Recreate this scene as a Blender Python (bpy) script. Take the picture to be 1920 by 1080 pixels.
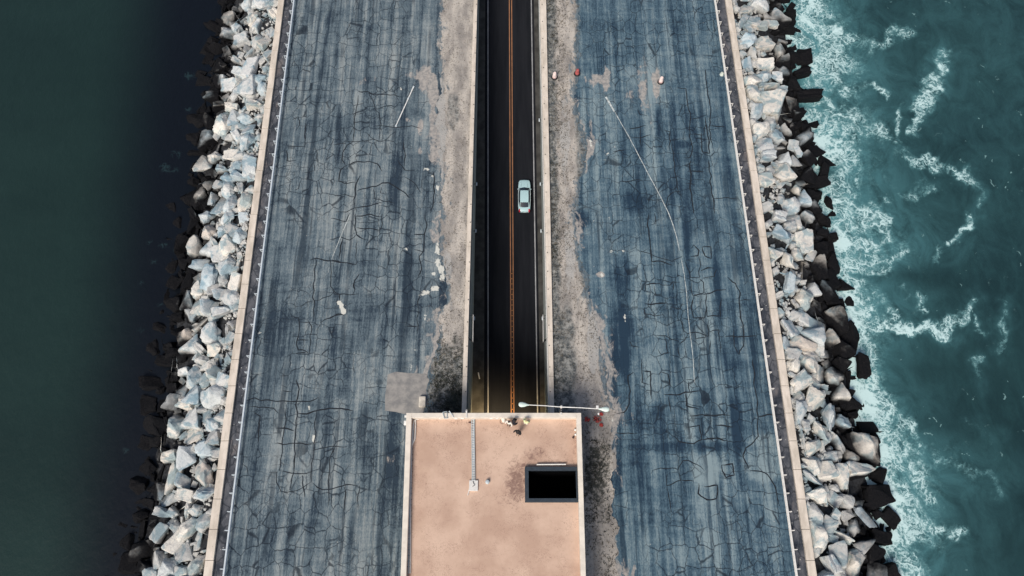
import bpy, bmesh, math, random
import numpy as np
from mathutils import Vector, noise as mnoise, Matrix
random.seed(7); np.random.seed(7)
R = math.radians
sc = bpy.context.scene
C = sc.collection
for o in list(bpy.data.objects): bpy.data.objects.remove(o)

# ---------------------------------------------------------------- camera, sky, sun, exposure
FP = 1450.0; TILT = math.atan(FP/3613.0); HC = 95.0          # lens in photo pixels, tilt, height over the deck
cd = bpy.data.cameras.new('camera'); cam = bpy.data.objects.new('camera', cd); C.objects.link(cam)
cd.sensor_width = 36; cd.lens = FP/1920*36; cd.clip_start = 0.5; cd.clip_end = 6000
cam.location = (0, 0, HC); cam.rotation_euler = (TILT, 0, 0); sc.camera = cam
w = bpy.data.worlds.new("World"); sc.world = w; w.use_nodes = True
wt = w.node_tree; bg = wt.nodes['Background']
sky = wt.nodes.new('ShaderNodeTexSky'); sky.sky_type = 'NISHITA'; sky.sun_disc = False
SUN_EL, SUN_AZ = R(47), R(208)                               # azimuth clockwise from +Y: light from the bottom left
sky.sun_elevation = SUN_EL; sky.sun_rotation = SUN_AZ; sky.dust_density = 3.0; sky.ozone_density = 0.6
wt.links.new(sky.outputs[0], bg.inputs[0]); bg.inputs[1].default_value = 0.075
sl = bpy.data.lights.new('sun', 'SUN'); so = bpy.data.objects.new('sun', sl); C.objects.link(so)
sl.energy = 2.5; sl.angle = R(22); sl.color = (1.0, .93, .84)
sd = Vector((math.sin(SUN_AZ)*math.cos(SUN_EL), math.cos(SUN_AZ)*math.cos(SUN_EL), math.sin(SUN_EL)))
so.rotation_euler = sd.to_track_quat('Z', 'Y').to_euler(); so.location = (0, 0, 200)
sc.view_settings.view_transform = 'Standard'; sc.view_settings.look = 'None'
sc.view_settings.gamma = 1; sc.view_settings.exposure = 0.38

# ---------------------------------------------------------------- surveying helpers (photo measurements -> places on level planes)
ct, st = math.cos(TILT), math.sin(TILT)
def at(px, py, z=0.0):
    u = (px-960)/FP; v = (py-540)/FP
    dy = st - v*ct; dz = -ct - v*st; s = (z-HC)/dz
    return Vector((u*s, dy*s, z))
def proj(x, y, z):
    q = z-HC; d = y*st - q*ct; up = y*ct + q*st
    return 960 + FP*x/d, 540 - FP*up/d
def line(a, b, z=0.0):
    p = at(*a, z); q = at(*b, z); m = (q.x-p.x)/(q.y-p.y)
    return lambda y: p.x + m*(y-p.y)
def rz(y): return min(-0.02, -13.5 + (y-27)*0.12) if y > 15 else -14.94   # sunken road profile
def at_road(px, py):
    z = -10
    for _ in range(12): z = rz(at(px, py, z).y)
    return at(px, py, z)
def lineroad(a, b):
    p = at_road(*a); q = at_road(*b); m = (q.x-p.x)/(q.y-p.y)
    return lambda y: p.x + m*(y-p.y)

# ---------------------------------------------------------------- object helpers
def tag(o, label=None, cat=None, group=None, kind=None):
    if label: o['label'] = label
    if cat: o['category'] = cat
    if group: o['group'] = group
    if kind: o['kind'] = kind
    return o
def empty(name, loc=(0, 0, 0), rot=0.0):
    o = bpy.data.objects.new(name, None); C.objects.link(o); o.location = loc; o.rotation_euler = (0, 0, rot)
    o.empty_display_size = .2; return o
class MB:
    def __init__(s): s.v = []; s.f = []; s.m = []
    def add(s, vs, fs, mi=0):
        n = len(s.v); s.v += [tuple(p) for p in vs]; s.f += [tuple(i+n for i in f) for f in fs]; s.m += [mi]*len(fs); return s
    def box(s, c, d, rot=None, mi=0):
        x, y, z = d[0]/2, d[1]/2, d[2]/2; M = rot if rot else Matrix.Identity(3); c = Vector(c)
        vs = [c + M @ Vector((a*x, b*y, e*z)) for e in (-1, 1) for b in (-1, 1) for a in (-1, 1)]
        return s.add(vs, [(0, 2, 3, 1), (4, 5, 7, 6), (0, 1, 5, 4), (2, 6, 7, 3), (0, 4, 6, 2), (1, 3, 7, 5)], mi)
    def tube(s, pts, r, n=8, mi=0):
        pts = [Vector(p) for p in pts]; rs = r if isinstance(r, (list, tuple)) else [r]*len(pts); vs = []; fs = []
        for i, p in enumerate(pts):
            t = (pts[min(i+1, len(pts)-1)] - pts[max(i-1, 0)]).normalized()
            a = t.cross(Vector((0, 0, 1)));  a = a if a.length > .01 else Vector((1, 0, 0)); a.normalize(); b = t.cross(a)
            for k in range(n):
                g = 2*math.pi*k/n; vs.append(p + (a*math.cos(g) + b*math.sin(g))*rs[i])
        for i in range(len(pts)-1):
            for k in range(n):
                fs.append((i*n+k, i*n+(k+1) % n, (i+1)*n+(k+1) % n, (i+1)*n+k))
        fs.append(tuple(range(n))); fs.append(tuple(range((len(pts)-1)*n, len(pts)*n)))
        return s.add(vs, fs, mi)
    def lathe(s, c, prof, n=16, mi=0):
        c = Vector(c); vs = []; fs = []
        for (r, z) in prof:
            for k in range(n):
                g = 2*math.pi*k/n; vs.append(c + Vector((r*math.cos(g), r*math.sin(g), z)))
        for i in range(len(prof)-1):
            for k in range(n): fs.append((i*n+k, i*n+(k+1) % n, (i+1)*n+(k+1) % n, (i+1)*n+k))
        fs.append(tuple(range(n))[::-1]); fs.append(tuple(range((len(prof)-1)*n, len(prof)*n)))
        return s.add(vs, fs, mi)
    def loft(s, rings, cap=True, mi=0):
        n = len(rings[0]); vs = [p for r in rings for p in r]; fs = []
        for i in range(len(rings)-1):
            for k in range(n): fs.append((i*n+k, i*n+(k+1) % n, (i+1)*n+(k+1) % n, (i+1)*n+k))
        if cap: fs.append(tuple(range(n))[::-1]); fs.append(tuple(range((len(rings)-1)*n, len(rings)*n)))
        return s.add(vs, fs, mi)
    def build(s, name, mats, parent=None, loc=None, smooth=False, bevel=0, recalc=True):
        me = bpy.data.meshes.new(name); me.from_pydata(s.v, [], s.f)
        for m in (mats if isinstance(mats, (list, tuple)) else [mats]): me.materials.append(m)
        me.polygons.foreach_set('material_index', s.m)
        if recalc:
            bm = bmesh.new(); bm.from_mesh(me); bmesh.ops.recalc_face_normals(bm, faces=bm.faces); bm.to_mesh(me); bm.free()
        if smooth:
            me.polygons.foreach_set('use_smooth', [True]*len(me.polygons)); me.set_sharp_from_angle(angle=R(40))
        me.update(); o = bpy.data.objects.new(name, me); C.objects.link(o)
        if parent: o.parent = parent
        if loc is not None: o.location = loc
        if bevel:
            b = o.modifiers.new('bevel', 'BEVEL'); b.width = bevel; b.segments = 2; b.limit_method = 'ANGLE'
        return o
def prism(fa, fb, ys, za, zb, mb=None, mi=0):
    """long solid between the lines fa(y) and fb(y), from height za to zb (numbers or functions of y)"""
    mb = mb or MB(); A = za if callable(za) else (lambda y: za); B = zb if callable(zb) else (lambda y: zb)
    rings = [[(fa(y), y, A(y)), (fb(y), y, A(y)), (fb(y), y, B(y)), (fa(y), y, B(y))] for y in ys]
    return mb.loft(rings, True, mi)
def gridmesh(name, X, Y, Z, mat, attrs=None, parent=None):
    r, c = X.shape; co = np.stack([X, Y, Z], -1).reshape(-1, 3).astype(np.float32)
    i = np.arange(r*c).reshape(r, c)
    q = np.stack([i[:-1, :-1], i[:-1, 1:], i[1:, 1:], i[1:, :-1]], -1).reshape(-1, 4)
    a = co[q[0]]; nz = np.cross(a[1]-a[0], a[2]-a[0])[2]
    if nz < 0: q = q[:, ::-1]
    me = bpy.data.meshes.new(name); me.vertices.add(len(co)); me.vertices.foreach_set('co', co.ravel())
    me.loops.add(q.size); me.loops.foreach_set('vertex_index', np.ascontiguousarray(q).ravel().astype(np.int32))
    me.polygons.add(len(q)); me.polygons.foreach_set('loop_start', np.arange(0, q.size, 4, dtype=np.int32))
    me.update(calc_edges=True); me.validate()
    for k, v in (attrs or {}).items():
        t = me.attributes.new(k, 'FLOAT', 'POINT'); t.data.foreach_set('value', v.ravel().astype(np.float32))
    me.polygons.foreach_set('use_smooth', [True]*len(me.polygons))
    me.materials.append(mat); o = bpy.data.objects.new(name, me); C.objects.link(o)
    if parent: o.parent = parent
    return o

# ---------------------------------------------------------------- material helpers
class NT:
    def __init__(s, name):
        s.m = bpy.data.materials.new(name); s.m.use_nodes = True; s.t = s.m.node_tree
        s.b = s.t.nodes['Principled BSDF']; s.pos = s.t.nodes.new('ShaderNodeNewGeometry').outputs['Position']
    def put(s, sock, v):
        if isinstance(v, bpy.types.NodeSocket): s.t.links.new(v, sock)
        elif isinstance(v, (tuple, list)) and len(v) == 3 and sock.type == 'RGBA': sock.default_value = (*v, 1)
        else: sock.default_value = v
    def math(s, op, a, b=0.0, c=None, clamp=False):
        n = s.t.nodes.new('ShaderNodeMath'); n.operation = op; n.use_clamp = clamp
        s.put(n.inputs[0], a); s.put(n.inputs[1], b)
        if c is not None: s.put(n.inputs[2], c)
        return n.outputs[0]
    def vmul(s, v, k):
        n = s.t.nodes.new('ShaderNodeVectorMath'); n.operation = 'MULTIPLY'; s.put(n.inputs[0], v); n.inputs[1].default_value = k; return n.outputs[0]
    def vadd(s, a, b):
        n = s.t.nodes.new('ShaderNodeVectorMath'); n.operation = 'ADD'; s.put(n.inputs[0], a); s.put(n.inputs[1], b); return n.outputs[0]
    def noise(s, k, detail=3, rough=.55, dist=0, vec=None, col=False, off=(0, 0, 0)):
        n = s.t.nodes.new('ShaderNodeTexNoise'); v = s.vmul(vec or s.pos, k if isinstance(k, tuple) else (k, k, k))
        if off != (0, 0, 0): v = s.vadd(v, off)
        s.t.links.new(v, n.inputs['Vector'])
        n.inputs['Scale'].default_value = 1; n.inputs['Detail'].default_value = detail; n.inputs['Roughness'].default_value = rough
        n.inputs['Distortion'].default_value = dist
        return n.outputs['Color' if col else 'Fac']
    def vor(s, k, vec=None, feature='DISTANCE_TO_EDGE', rnd=1.0):
        n = s.t.nodes.new('ShaderNodeTexVoronoi'); n.feature = feature
        s.t.links.new(s.vmul(vec or s.pos, k if isinstance(k, tuple) else (k, k, k)), n.inputs['Vector']); n.inputs['Scale'].default_value = 1; n.inputs['Randomness'].default_value = rnd
        return n.outputs['Distance']
    def ramp(s, v, a, b, lo=0.0, hi=1.0, smooth=True):
        n = s.t.nodes.new('ShaderNodeMapRange'); n.interpolation_type = 'SMOOTHSTEP' if smooth else 'LINEAR'
        s.put(n.inputs[0], v); s.put(n.inputs[1], a); s.put(n.inputs[2], b); s.put(n.inputs[3], lo); s.put(n.inputs[4], hi); return n.outputs[0]
    def mix(s, f, a, b, mode='MIX'):
        n = s.t.nodes.new('ShaderNodeMix'); n.data_type = 'RGBA'; n.blend_type = mode
        s.put(n.inputs[0], f); s.put(n.inputs[6], a); s.put(n.inputs[7], b); return n.outputs[2]
    def attr(s, name):
        n = s.t.nodes.new('ShaderNodeAttribute'); n.attribute_name = name; return n.outputs['Fac']
    def sep(s, v):
        n = s.t.nodes.new('ShaderNodeSeparateXYZ'); s.t.links.new(v, n.inputs[0]); return n.outputs
    def bump(s, h, strength=.3, dist=.05):
        n = s.t.nodes.new('ShaderNodeBump'); n.inputs['Strength'].default_value = strength; n.inputs['Distance'].default_value = dist
        s.t.links.new(h, n.inputs['Height']); s.t.links.new(n.outputs[0], s.b.inputs['Normal'])
    def out(s, col=None, rough=.8, metal=0, spec=None):
        if col is not None: s.put(s.b.inputs['Base Color'], col)
        s.put(s.b.inputs['Roughness'], rough); s.put(s.b.inputs['Metallic'], metal)
        if spec is not None: s.b.inputs['Specular IOR Level'].default_value = spec
        return s.m
def plain(name, col, rough=.6, metal=0, var=.15, scale=3.0, spec=None):
    n = NT(name); d = tuple(c*(1-var*1.6) for c in col); l = tuple(min(1, c*(1+var)) for c in col)
    return n.out(n.mix(n.ramp(n.noise(scale, 4), .3, .7), d, l), rough, metal, spec)
def emis(name, col, e):
    n = NT(name); n.put(n.b.inputs['Emission Color'], col); n.b.inputs['Emission Strength'].default_value = e; return n.out(col, .4)

# asphalt of the two decks
def asphalt_mat(name, dark, mid, light, crackk, seed):
    n = NT(name); P = n.pos
    wob = n.vadd(P, n.vmul(n.noise((.22, .12, .2), 3, col=True, off=seed), (.9, 1.2, 0)))
    s1 = n.noise((.85, .022, 0), 4, .62, vec=wob, off=seed); s2 = n.noise((3.3, .07, 0), 4, .6, off=seed)
    s3 = n.noise((.10, .13, .1), 5, .6, off=seed); s4 = n.noise((.16, 1.5, 0), 3, .6, off=seed); g = n.noise((6.5, 3.2, 3), 5, .8); s5 = n.noise((9.0, .30, 0), 3, .7, off=(seed[0], 6, 0)); s6 = n.noise((.55, .30, 0), 6, .75, .5, off=(seed[0]+5, 6, 0))
    v = n.math('MULTIPLY_ADD', s1, 1.5, -.25); v = n.math('MULTIPLY_ADD', s2, .62, v); v = n.math('MULTIPLY_ADD', s3, .75, v)
    v = n.math('MULTIPLY_ADD', s4, .34, v); v = n.math('MULTIPLY_ADD', g, .95, v); v = n.math('MULTIPLY_ADD', s5, .42, v); v = n.math('MULTIPLY_ADD', s6, .8, v); v = n.math('SUBTRACT', v, .82)      # sum of weights 3.21, mean 1.6
    v = n.math('MULTIPLY_ADD', n.attr('dark'), -.42, v); v = n.math('MULTIPLY_ADD', n.attr('lite'), .34, v)
    c1 = n.mix(n.ramp(v, 1.30, 1.60, smooth=False), dark, mid); col = n.mix(n.ramp(v, 1.6, 1.98, smooth=False), c1, light)
    # dark tar streaks
    tar = n.ramp(n.noise((1.3, .014, 0), 4, .6, vec=wob, off=(7+seed[0], 3, 0)), .52, .60)
    brk = n.ramp(n.noise((.3, .09, .2), 3, off=seed), .42, .6)
    col = n.mix(n.math('MULTIPLY', n.math('MULTIPLY', tar, brk), .68), col, tuple(c*.8 for c in dark))
    # crack networks
    wv = n.vadd(P, n.vmul(n.noise((.9, .9, .9), 3, .6, col=True), (.75, .75, 0)))
    k1 = n.ramp(n.vor((.62, .47, 0), wv, rnd=.6), .008, .036, 1, 0); m1 = n.ramp(n.noise((.12, .06, .1), 3, off=(3+seed[0], 9, 0)), .39, .53)
    k2 = n.ramp(n.vor((1.15, .9, 0), wv, rnd=.65), .010, .045, 1, 0); m2 = n.ramp(n.noise((.2, .13, .2), 3, off=(13+seed[0], 5, 0)), .47, .60)
    kk = n.math('MAXIMUM', n.math('MULTIPLY', k1, n.math('MULTIPLY', m1, .86)), n.math('MULTIPLY', k2, n.math('MULTIPLY', m2, .6)))
    kk = n.math('MULTIPLY', kk, crackk)
    kk = n.math('MULTIPLY', kk, n.math('SUBTRACT', 1, n.attr('sand')))
    col = n.mix(kk, col, (.010, .016, .026))
    # sandy and concrete coloured areas, with ragged edges
    sn = n.noise((.9, .5, 1), 6, .72, .6)
    sm = n.ramp(n.math('ADD', n.attr('sand'), n.math('MULTIPLY_ADD', sn, 1.7, -.85)), .40, .62)
    sc_ = n.mix(n.ramp(n.noise(2.2, 4, .6), .35, .65), (.27, .26, .25), (.44, .40, .36))
    col = n.mix(n.math('MULTIPLY', sm, .85), col, sc_)
    wn = n.noise((1.9, 1.4, 1), 5, .75, .5, off=(4, 4, 0))
    wm = n.ramp(n.math('ADD', n.attr('spot'), n.math('MULTIPLY_ADD', wn, 2.3, -1.15)), .52, .64)
    col = n.mix(n.math('MULTIPLY', wm, .88), col, (.66, .66, .60))
    # small chips and specks
    sp = n.ramp(n.vor(.9, feature='F1'), .045, .075, 1, 0); spm = n.ramp(n.noise((.35, .25, .3), 3, off=(1, 8, 0)), .52, .62)
    col = n.mix(n.math('MULTIPLY', n.math('MULTIPLY', sp, spm), .55), col, (.5, .5, .47))
    n.bump(n.math('ADD', n.noise(6, 5, .7), n.math('MULTIPLY', kk, -1.5)), .35, .04)
    return n.out(col, .92, spec=.2)
M_ASL = asphalt_mat('asphalt_left', (.026, .043, .064), (.112, .153, .180), (.275, .310, .315), .9, (0, 0, 0))
M_ASR = asphalt_mat('asphalt_right', (.018, .040, .068), (.075, .130, .172), (.220, .290, .315), .9, (31, 17, 0))
M_CRACK = plain('crack_tar', (.008, .013, .021), .9, var=.3)

def verge_mat():
    n = NT('dry_verge'); sand = n.mix(n.ramp(n.noise((.6, .18, 1), 4, .6), .35, .65), (.28, .26, .24), (.50, .46, .41))
    grey = n.mix(n.ramp(n.noise(1.2, 5, .7), .35, .68), (.055, .066, .072), (.33, .33, .31))
    a = n.ramp(n.math('ADD', n.attr('grey'), n.math('MULTIPLY_ADD', n.noise((.9, .35, 1), 5, .7), 1.0, -.5)), .3, .75)
    col = n.mix(a, sand, grey)
    sp = n.ramp(n.noise(3.2, 3, .75), .56, .66); sm = n.ramp(n.noise((.4, .25, 1), 3), .38, .62)
    col = n.mix(n.math('MULTIPLY', n.math('MULTIPLY', sp, sm), n.math('MULTIPLY_ADD', n.attr('grey'), .4, .5)), col, (.03, .033, .035))
    d = n.ramp(n.math('ADD', n.attr('weed'), n.math('MULTIPLY_ADD', n.noise(1.7, 5, .7), 1.7, -.85)), .35, .75)
    col = n.mix(n.math('MULTIPLY', d, .85), col, (.026, .032, .028))
    e = n.ramp(n.math('ADD', n.attr('edge'), n.math('MULTIPLY_ADD', n.noise((1.0, .45, 1), 6, .75, .5, off=(6, 6, 0)), 1.9, -.95)), .40, .62)
    col = n.mix(n.math('MULTIPLY', e, .9), col, n.mix(n.ramp(n.noise((2.5, .4, 1), 5, .7), .3, .7), (.05, .085, .115), (.16, .21, .24)))
    pl = n.ramp(n.math('ADD', n.attr('pale'), n.math('MULTIPLY_ADD', n.noise((.8, .3, 1), 5, .7), 1.2, -.6)), .42, .60); col = n.mix(n.math('MULTIPLY', pl, .85), col, (.40, .39, .37))
    n.bump(n.noise(3.5, 6, .75), .7, .15); return n.out(col, .95, spec=.1)
M_VERGE = verge_mat()

def rock_mat(name, wet=True, fixed=None):
    n = NT(name)
    if fixed: tone = fixed
    else:
        oi = n.t.nodes.new('ShaderNodeObjectInfo'); tone = oi.outputs['Color']
    P = n.pos
    big = n.noise(.55, 5, .62, .6); fine = n.noise(4.5, 6, .72)
    blue = n.mix(1.0, tone, (.50, .645, .73), 'MULTIPLY')
    col = n.mix(n.ramp(big, .46, .60), tone, blue)
    pits = n.ramp(n.noise(8, 4, .8), .58, .72, 0, .5); col = n.mix(n.math('MULTIPLY', pits, n.ramp(big, .35, .6)), col, (.2, .23, .25)); mott = n.noise(1.9, 7, .8, 1.0); col = n.mix(n.ramp(mott, .54, .70, 0, .6), col, n.mix(1.0, tone, (.42, .50, .56), 'MULTIPLY')); col = n.mix(n.ramp(fine, .42, .24, 0, .7), col, (.11, .12, .13)); col = n.mix(n.ramp(fine, .56, .8, 0, .55), col, (.80, .77, .71))
    vein = n.ramp(n.math('ABSOLUTE', n.math('SUBTRACT', n.noise(1.1, 5, .6, 1.0), .5)), 0.0, .018, .4, 0); col = n.mix(vein, col, (.14, .15, .17))
    if wet:
        z = n.math('ADD', n.sep(P)[2], n.math('MULTIPLY_ADD', n.noise(.35, 4, .6), 1.7, -.85)); z = n.math('SUBTRACT', z, n.ramp(n.sep(P)[0], -5, 5, 0, .45))
        wl = n.ramp(z, -3.9, -3.1, 1, 0); tan = n.ramp(z, -3.4, -2.7, .5, 0)
        col = n.mix(tan, col, (.16, .15, .14))
        algae = n.mix(n.ramp(fine, .4, .75), (.003, .0035, .005), (.012, .011, .012)); col = n.mix(wl, col, algae)
        rough = .9
    else: rough = .85
    n.bump(n.noise(2.6, 8, .75, .6), .8, .16); return n.out(col, rough, spec=.2)
M_ROCK = rock_mat('riprap_rock'); M_ROCKS = rock_mat('small_rock', fixed=(.52, .52, .50))
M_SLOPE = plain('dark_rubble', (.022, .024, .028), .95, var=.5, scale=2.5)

def parapet_mat():
    n = NT('cast_concrete'); y = n.sep(n.pos)[1]
    col = n.mix(n.ramp(n.noise((1.2, .35, 1), 5, .65), .3, .7), (.52, .46, .385), (.74, .66, .57))
    col = n.mix(n.ramp(n.noise(5, 4, .7), .60, .75, 0, .6), col, (.78, .72, .62)); col = n.mix(n.ramp(n.noise(3, 4, .7), .38, .28, 0, .5), col, (.2, .18, .16))
    n.bump(n.noise(7, 5, .7), .4, .03); return n.out(col, .9, spec=.2)
M_PAR = parapet_mat()
M_JOINT = plain('joint_sealant', (.10, .09, .085), .9)
def gutter_mat():
    n = NT('gutter_gravel'); col = n.mix(n.ramp(n.noise((.8, .4, 1), 5, .7), .35, .65), (.035, .042, .056), (.125, .13, .145))
    col = n.mix(n.ramp(n.noise((.5, .2, 1), 4, .6, off=(5, 5, 0)), .56, .68, 0, .6), col, (.19, .17, .165))
    sp = n.ramp(n.vor(2.6, feature='F1'), .10, .2, 1, 0); col = n.mix(n.math('MULTIPLY', sp, n.ramp(n.noise(.8, 3), .48, .6)), col, (.5, .5, .48))
    ck = n.ramp(n.vor((.8, .5, 0), n.vadd(n.pos, n.vmul(n.noise(1, 3, col=True), (.8, .8, 0)))), .015, .05, .7, 0); col = n.mix(ck, col, (.018, .024, .032))
    n.bump(n.noise(5, 5, .7), .5, .06); return n.out(col, .92, spec=.2)
M_GUT = gutter_mat()
M_GALV = plain('galvanised_steel', (.56, .62, .66), .55, .0, .06, 2); M_GALVW = plain('painted_steel_rail', (.72, .70, .66), .5, .0, .06, 2)
M_STEELD = plain('dark_steel', (.05, .055, .06), .5, .3); M_WHITE = plain('white_paint', (.80, .80, .77), .5, var=.08)
M_WALLTOP = parapet_mat(); M_WALLTOP.name = 'coping_concrete'
def wallface():
    n = NT('retaining_wall_face'); col = n.mix(n.ramp(n.noise((.3, .12, .5), 5, .6), .3, .7), (.26, .30, .30), (.46, .50, .48))
    col = n.mix(n.ramp(n.noise((1, 1.6, .15), 4, .6), .55, .75, 0, .5), col, (.03, .033, .034)); return n.out(col, .8, spec=.2)
M_WALLF = wallface()
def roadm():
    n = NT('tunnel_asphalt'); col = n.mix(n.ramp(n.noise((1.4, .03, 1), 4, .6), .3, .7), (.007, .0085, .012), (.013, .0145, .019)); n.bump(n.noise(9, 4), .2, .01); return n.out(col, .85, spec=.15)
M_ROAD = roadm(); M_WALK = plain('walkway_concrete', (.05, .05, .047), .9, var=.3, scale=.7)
M_LINEW = plain('road_paint_white', (.30, .31, .33), .7, var=.15, scale=.8); M_LINEY = plain('road_paint_yellow', (.30, .14, .065), .7, var=.12, scale=.9)
M_FADED = plain('faded_paint', (.50, .54, .53), .8, var=.3, scale=3)
def roofm():
    n = NT('roof_gravel'); col = n.mix(n.ramp(n.noise((.22, .22, 1), 5, .6), .32, .68), (.49, .335, .255), (.64, .465, .36))
    col = n.mix(n.ramp(n.noise((3.2, 3.2, 1), 5, .75), .57, .78, 0, .6), col, (.24, .14, .11)); col = n.mix(n.ramp(n.noise(9, 4, .8), .6, .8, 0, .4), col, (.75, .58, .46))
    wrinkle = n.ramp(n.math('ABSOLUTE', n.math('SUBTRACT', n.noise((1.3, 1.3, 1), 5, .6, 2.4), .5)), 0, .016, .85, 0)
    col = n.mix(n.math('MULTIPLY', wrinkle, n.ramp(n.noise(.6, 3), .44, .58)), col, (.25, .15, .12))
    s = n.ramp(n.math('ADD', n.attr('stain'), n.math('MULTIPLY_ADD', n.noise((1.5, 1.5, 1), 6, .85, 1.4), 2.6, -1.3)), .30, .85)
    col = n.mix(n.math('MULTIPLY', s, .7), col, (.15, .085, .075)); n.bump(n.noise(8, 5, .7), .4, .04); return n.out(col, .95, spec=.1)
M_ROOF = roofm(); M_ROOFPAR = plain('painted_parapet', (.74, .675, .585), .75, var=.07, scale=1.2)
M_BWALL = plain('building_wall', (.40, .36, .31), .85, var=.12, scale=.8)
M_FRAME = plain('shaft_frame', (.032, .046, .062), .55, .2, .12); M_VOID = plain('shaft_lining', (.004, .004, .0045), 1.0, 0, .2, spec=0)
M_PIPE = plain('conduit_grey', (.50, .56, .58), .45, .2, .1); M_PIPEL = plain('conduit_light', (.74, .72, .68), .5, .1, .06)
M_BLACK = plain('black_rubber', (.014, .014, .016), .7, 0, .2); M_RED = plain('red_plastic', (.42, .10, .095), .6, 0, .15); M_DRUM = plain('pink_white_plastic', (.80, .66, .62), .5, 0, .06)

# ---------------------------------------------------------------- water
def smooth(x, a, b):
    t = np.clip((x-a)/(b-a), 0, 1); return t*t*(3-2*t)
def segdist(px, py, pts):
    best = np.full(px.shape, 1e9)
    for (x0, y0), (x1, y1) in zip(pts[:-1], pts[1:]):
        dx, dy = x1-x0, y1-y0; L = dx*dx+dy*dy; t = np.clip(((px-x0)*dx+(py-y0)*dy)/L, 0, 1)
        best = np.minimum(best, np.hypot(px-x0-t*dx, py-y0-t*dy))
    return best
def projn(X, Y, Z):
    q = Z-HC; d = Y*st-q*ct; up = Y*ct+q*st; d = np.where(d < 5, 5, d)
    return 960+FP*X/d, 540-FP*up/d
ZW = -5.5
SHORE = [(-40, 1510), (60, 1508), (138, 1520), (170, 1515), (200, 1522), (240, 1545), (262, 1530), (300, 1545), (330, 1562), (370, 1553), (400, 1560), (430, 1555), (460, 1575), (482, 1588), (520, 1575), (560, 1580),
         (600, 1582), (640, 1585), (660, 1592), (700, 1617), (740, 1628), (770, 1640), (800, 1638), (850, 1640), (900, 1646), (941, 1665), (1080, 1680), (1200, 1700)]
SY = np.array([a for a, b in SHORE], float); SX = np.array([b for a, b in SHORE], float)
REACH = np.interp  # foam reach by height in the photo
RY = [-40, 60, 138, 200, 260, 330, 400, 450, 490, 515, 540, 600, 650, 690, 760, 800, 850, 900, 941, 1080]
RW = [55, 60, 85, 75, 80, 70, 85, 105, 80, 40, 60, 75, 55, 32, 42, 36, 80, 95, 70, 60]
STROKES = [([(1766, 100), (1757, 150), (1742, 178), (1733, 200)], 15, 1.0), ([(1733, 200), (1722, 228), (1714, 245)], 8, .85), ([(1690, 208), (1678, 240), (1682, 272)], 8, .62), ([(1595, 145), (1635, 158), (1660, 178)], 9, .7),
    ([(1690, 288), (1740, 310), (1785, 318), (1828, 335), (1845, 365), (1832, 378)], 8, .62), ([(1665, 340), (1702, 372), (1750, 345), (1706, 340)], 9, .55), ([(1600, 372), (1650, 378), (1705, 372)], 8, .6),
    ([(1828, 403), (1803, 440), (1770, 462)], 8, .68), ([(1753, 465), (1751, 488)], 6, .65), ([(1600, 612), (1650, 618), (1700, 614), (1745, 612), (1778, 625)], 10, .95), ([(1828, 565), (1800, 600), (1770, 610)], 10, .5), ([(1722, 545), (1732, 575)], 7, .62),
    ([(1680, 535), (1706, 548)], 6, .5), ([(1828, 600), (1845, 620)], 6, .5), ([(1828, 672), (1838, 715)], 7, .5), ([(1690, 790), (1730, 830), (1760, 870)], 13, .7), ([(1760, 860), (1810, 880), (1855, 890), (1870, 925)], 10, .55),
    ([(1650, 440), (1700, 470), (1655, 500), (1600, 530)], 14, .6), ([(1640, 715), (1668, 730), (1664, 750)], 10, .75), ([(1882, 570), (1875, 660)], 8, .38), ([(1560, 60), (1640, 90), (1700, 60)], 12, .55), ([(1800, 1000), (1720, 980), (1690, 950)], 14, .6), ([(1600, 545), (1655, 560), (1680, 590)], 10, .7), ([(1570, 180), (1600, 230), (1590, 290), (1620, 330)], 13, .75), ([(1610, 250), (1650, 240), (1665, 265)], 9, .6), ([(1590, 350), (1620, 400), (1660, 420), (1670, 450)], 14, .8), ([(1600, 500), (1640, 480), (1665, 470)], 10, .7), ([(1610, 640), (1640, 660), (1632, 690)], 12, .75), ([(1620, 580), (1660, 560)], 10, .6), ([(1660, 900), (1720, 900), (1740, 935)], 14, .75), ([(1650, 830), (1700, 860), (1690, 890)], 16, .85), ([(1600, 150), (1560, 200)], 12, .7), ([(1750, 830), (1800, 850)], 8, .35), ([(1820, 790), (1870, 830)], 8, .3)]
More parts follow.
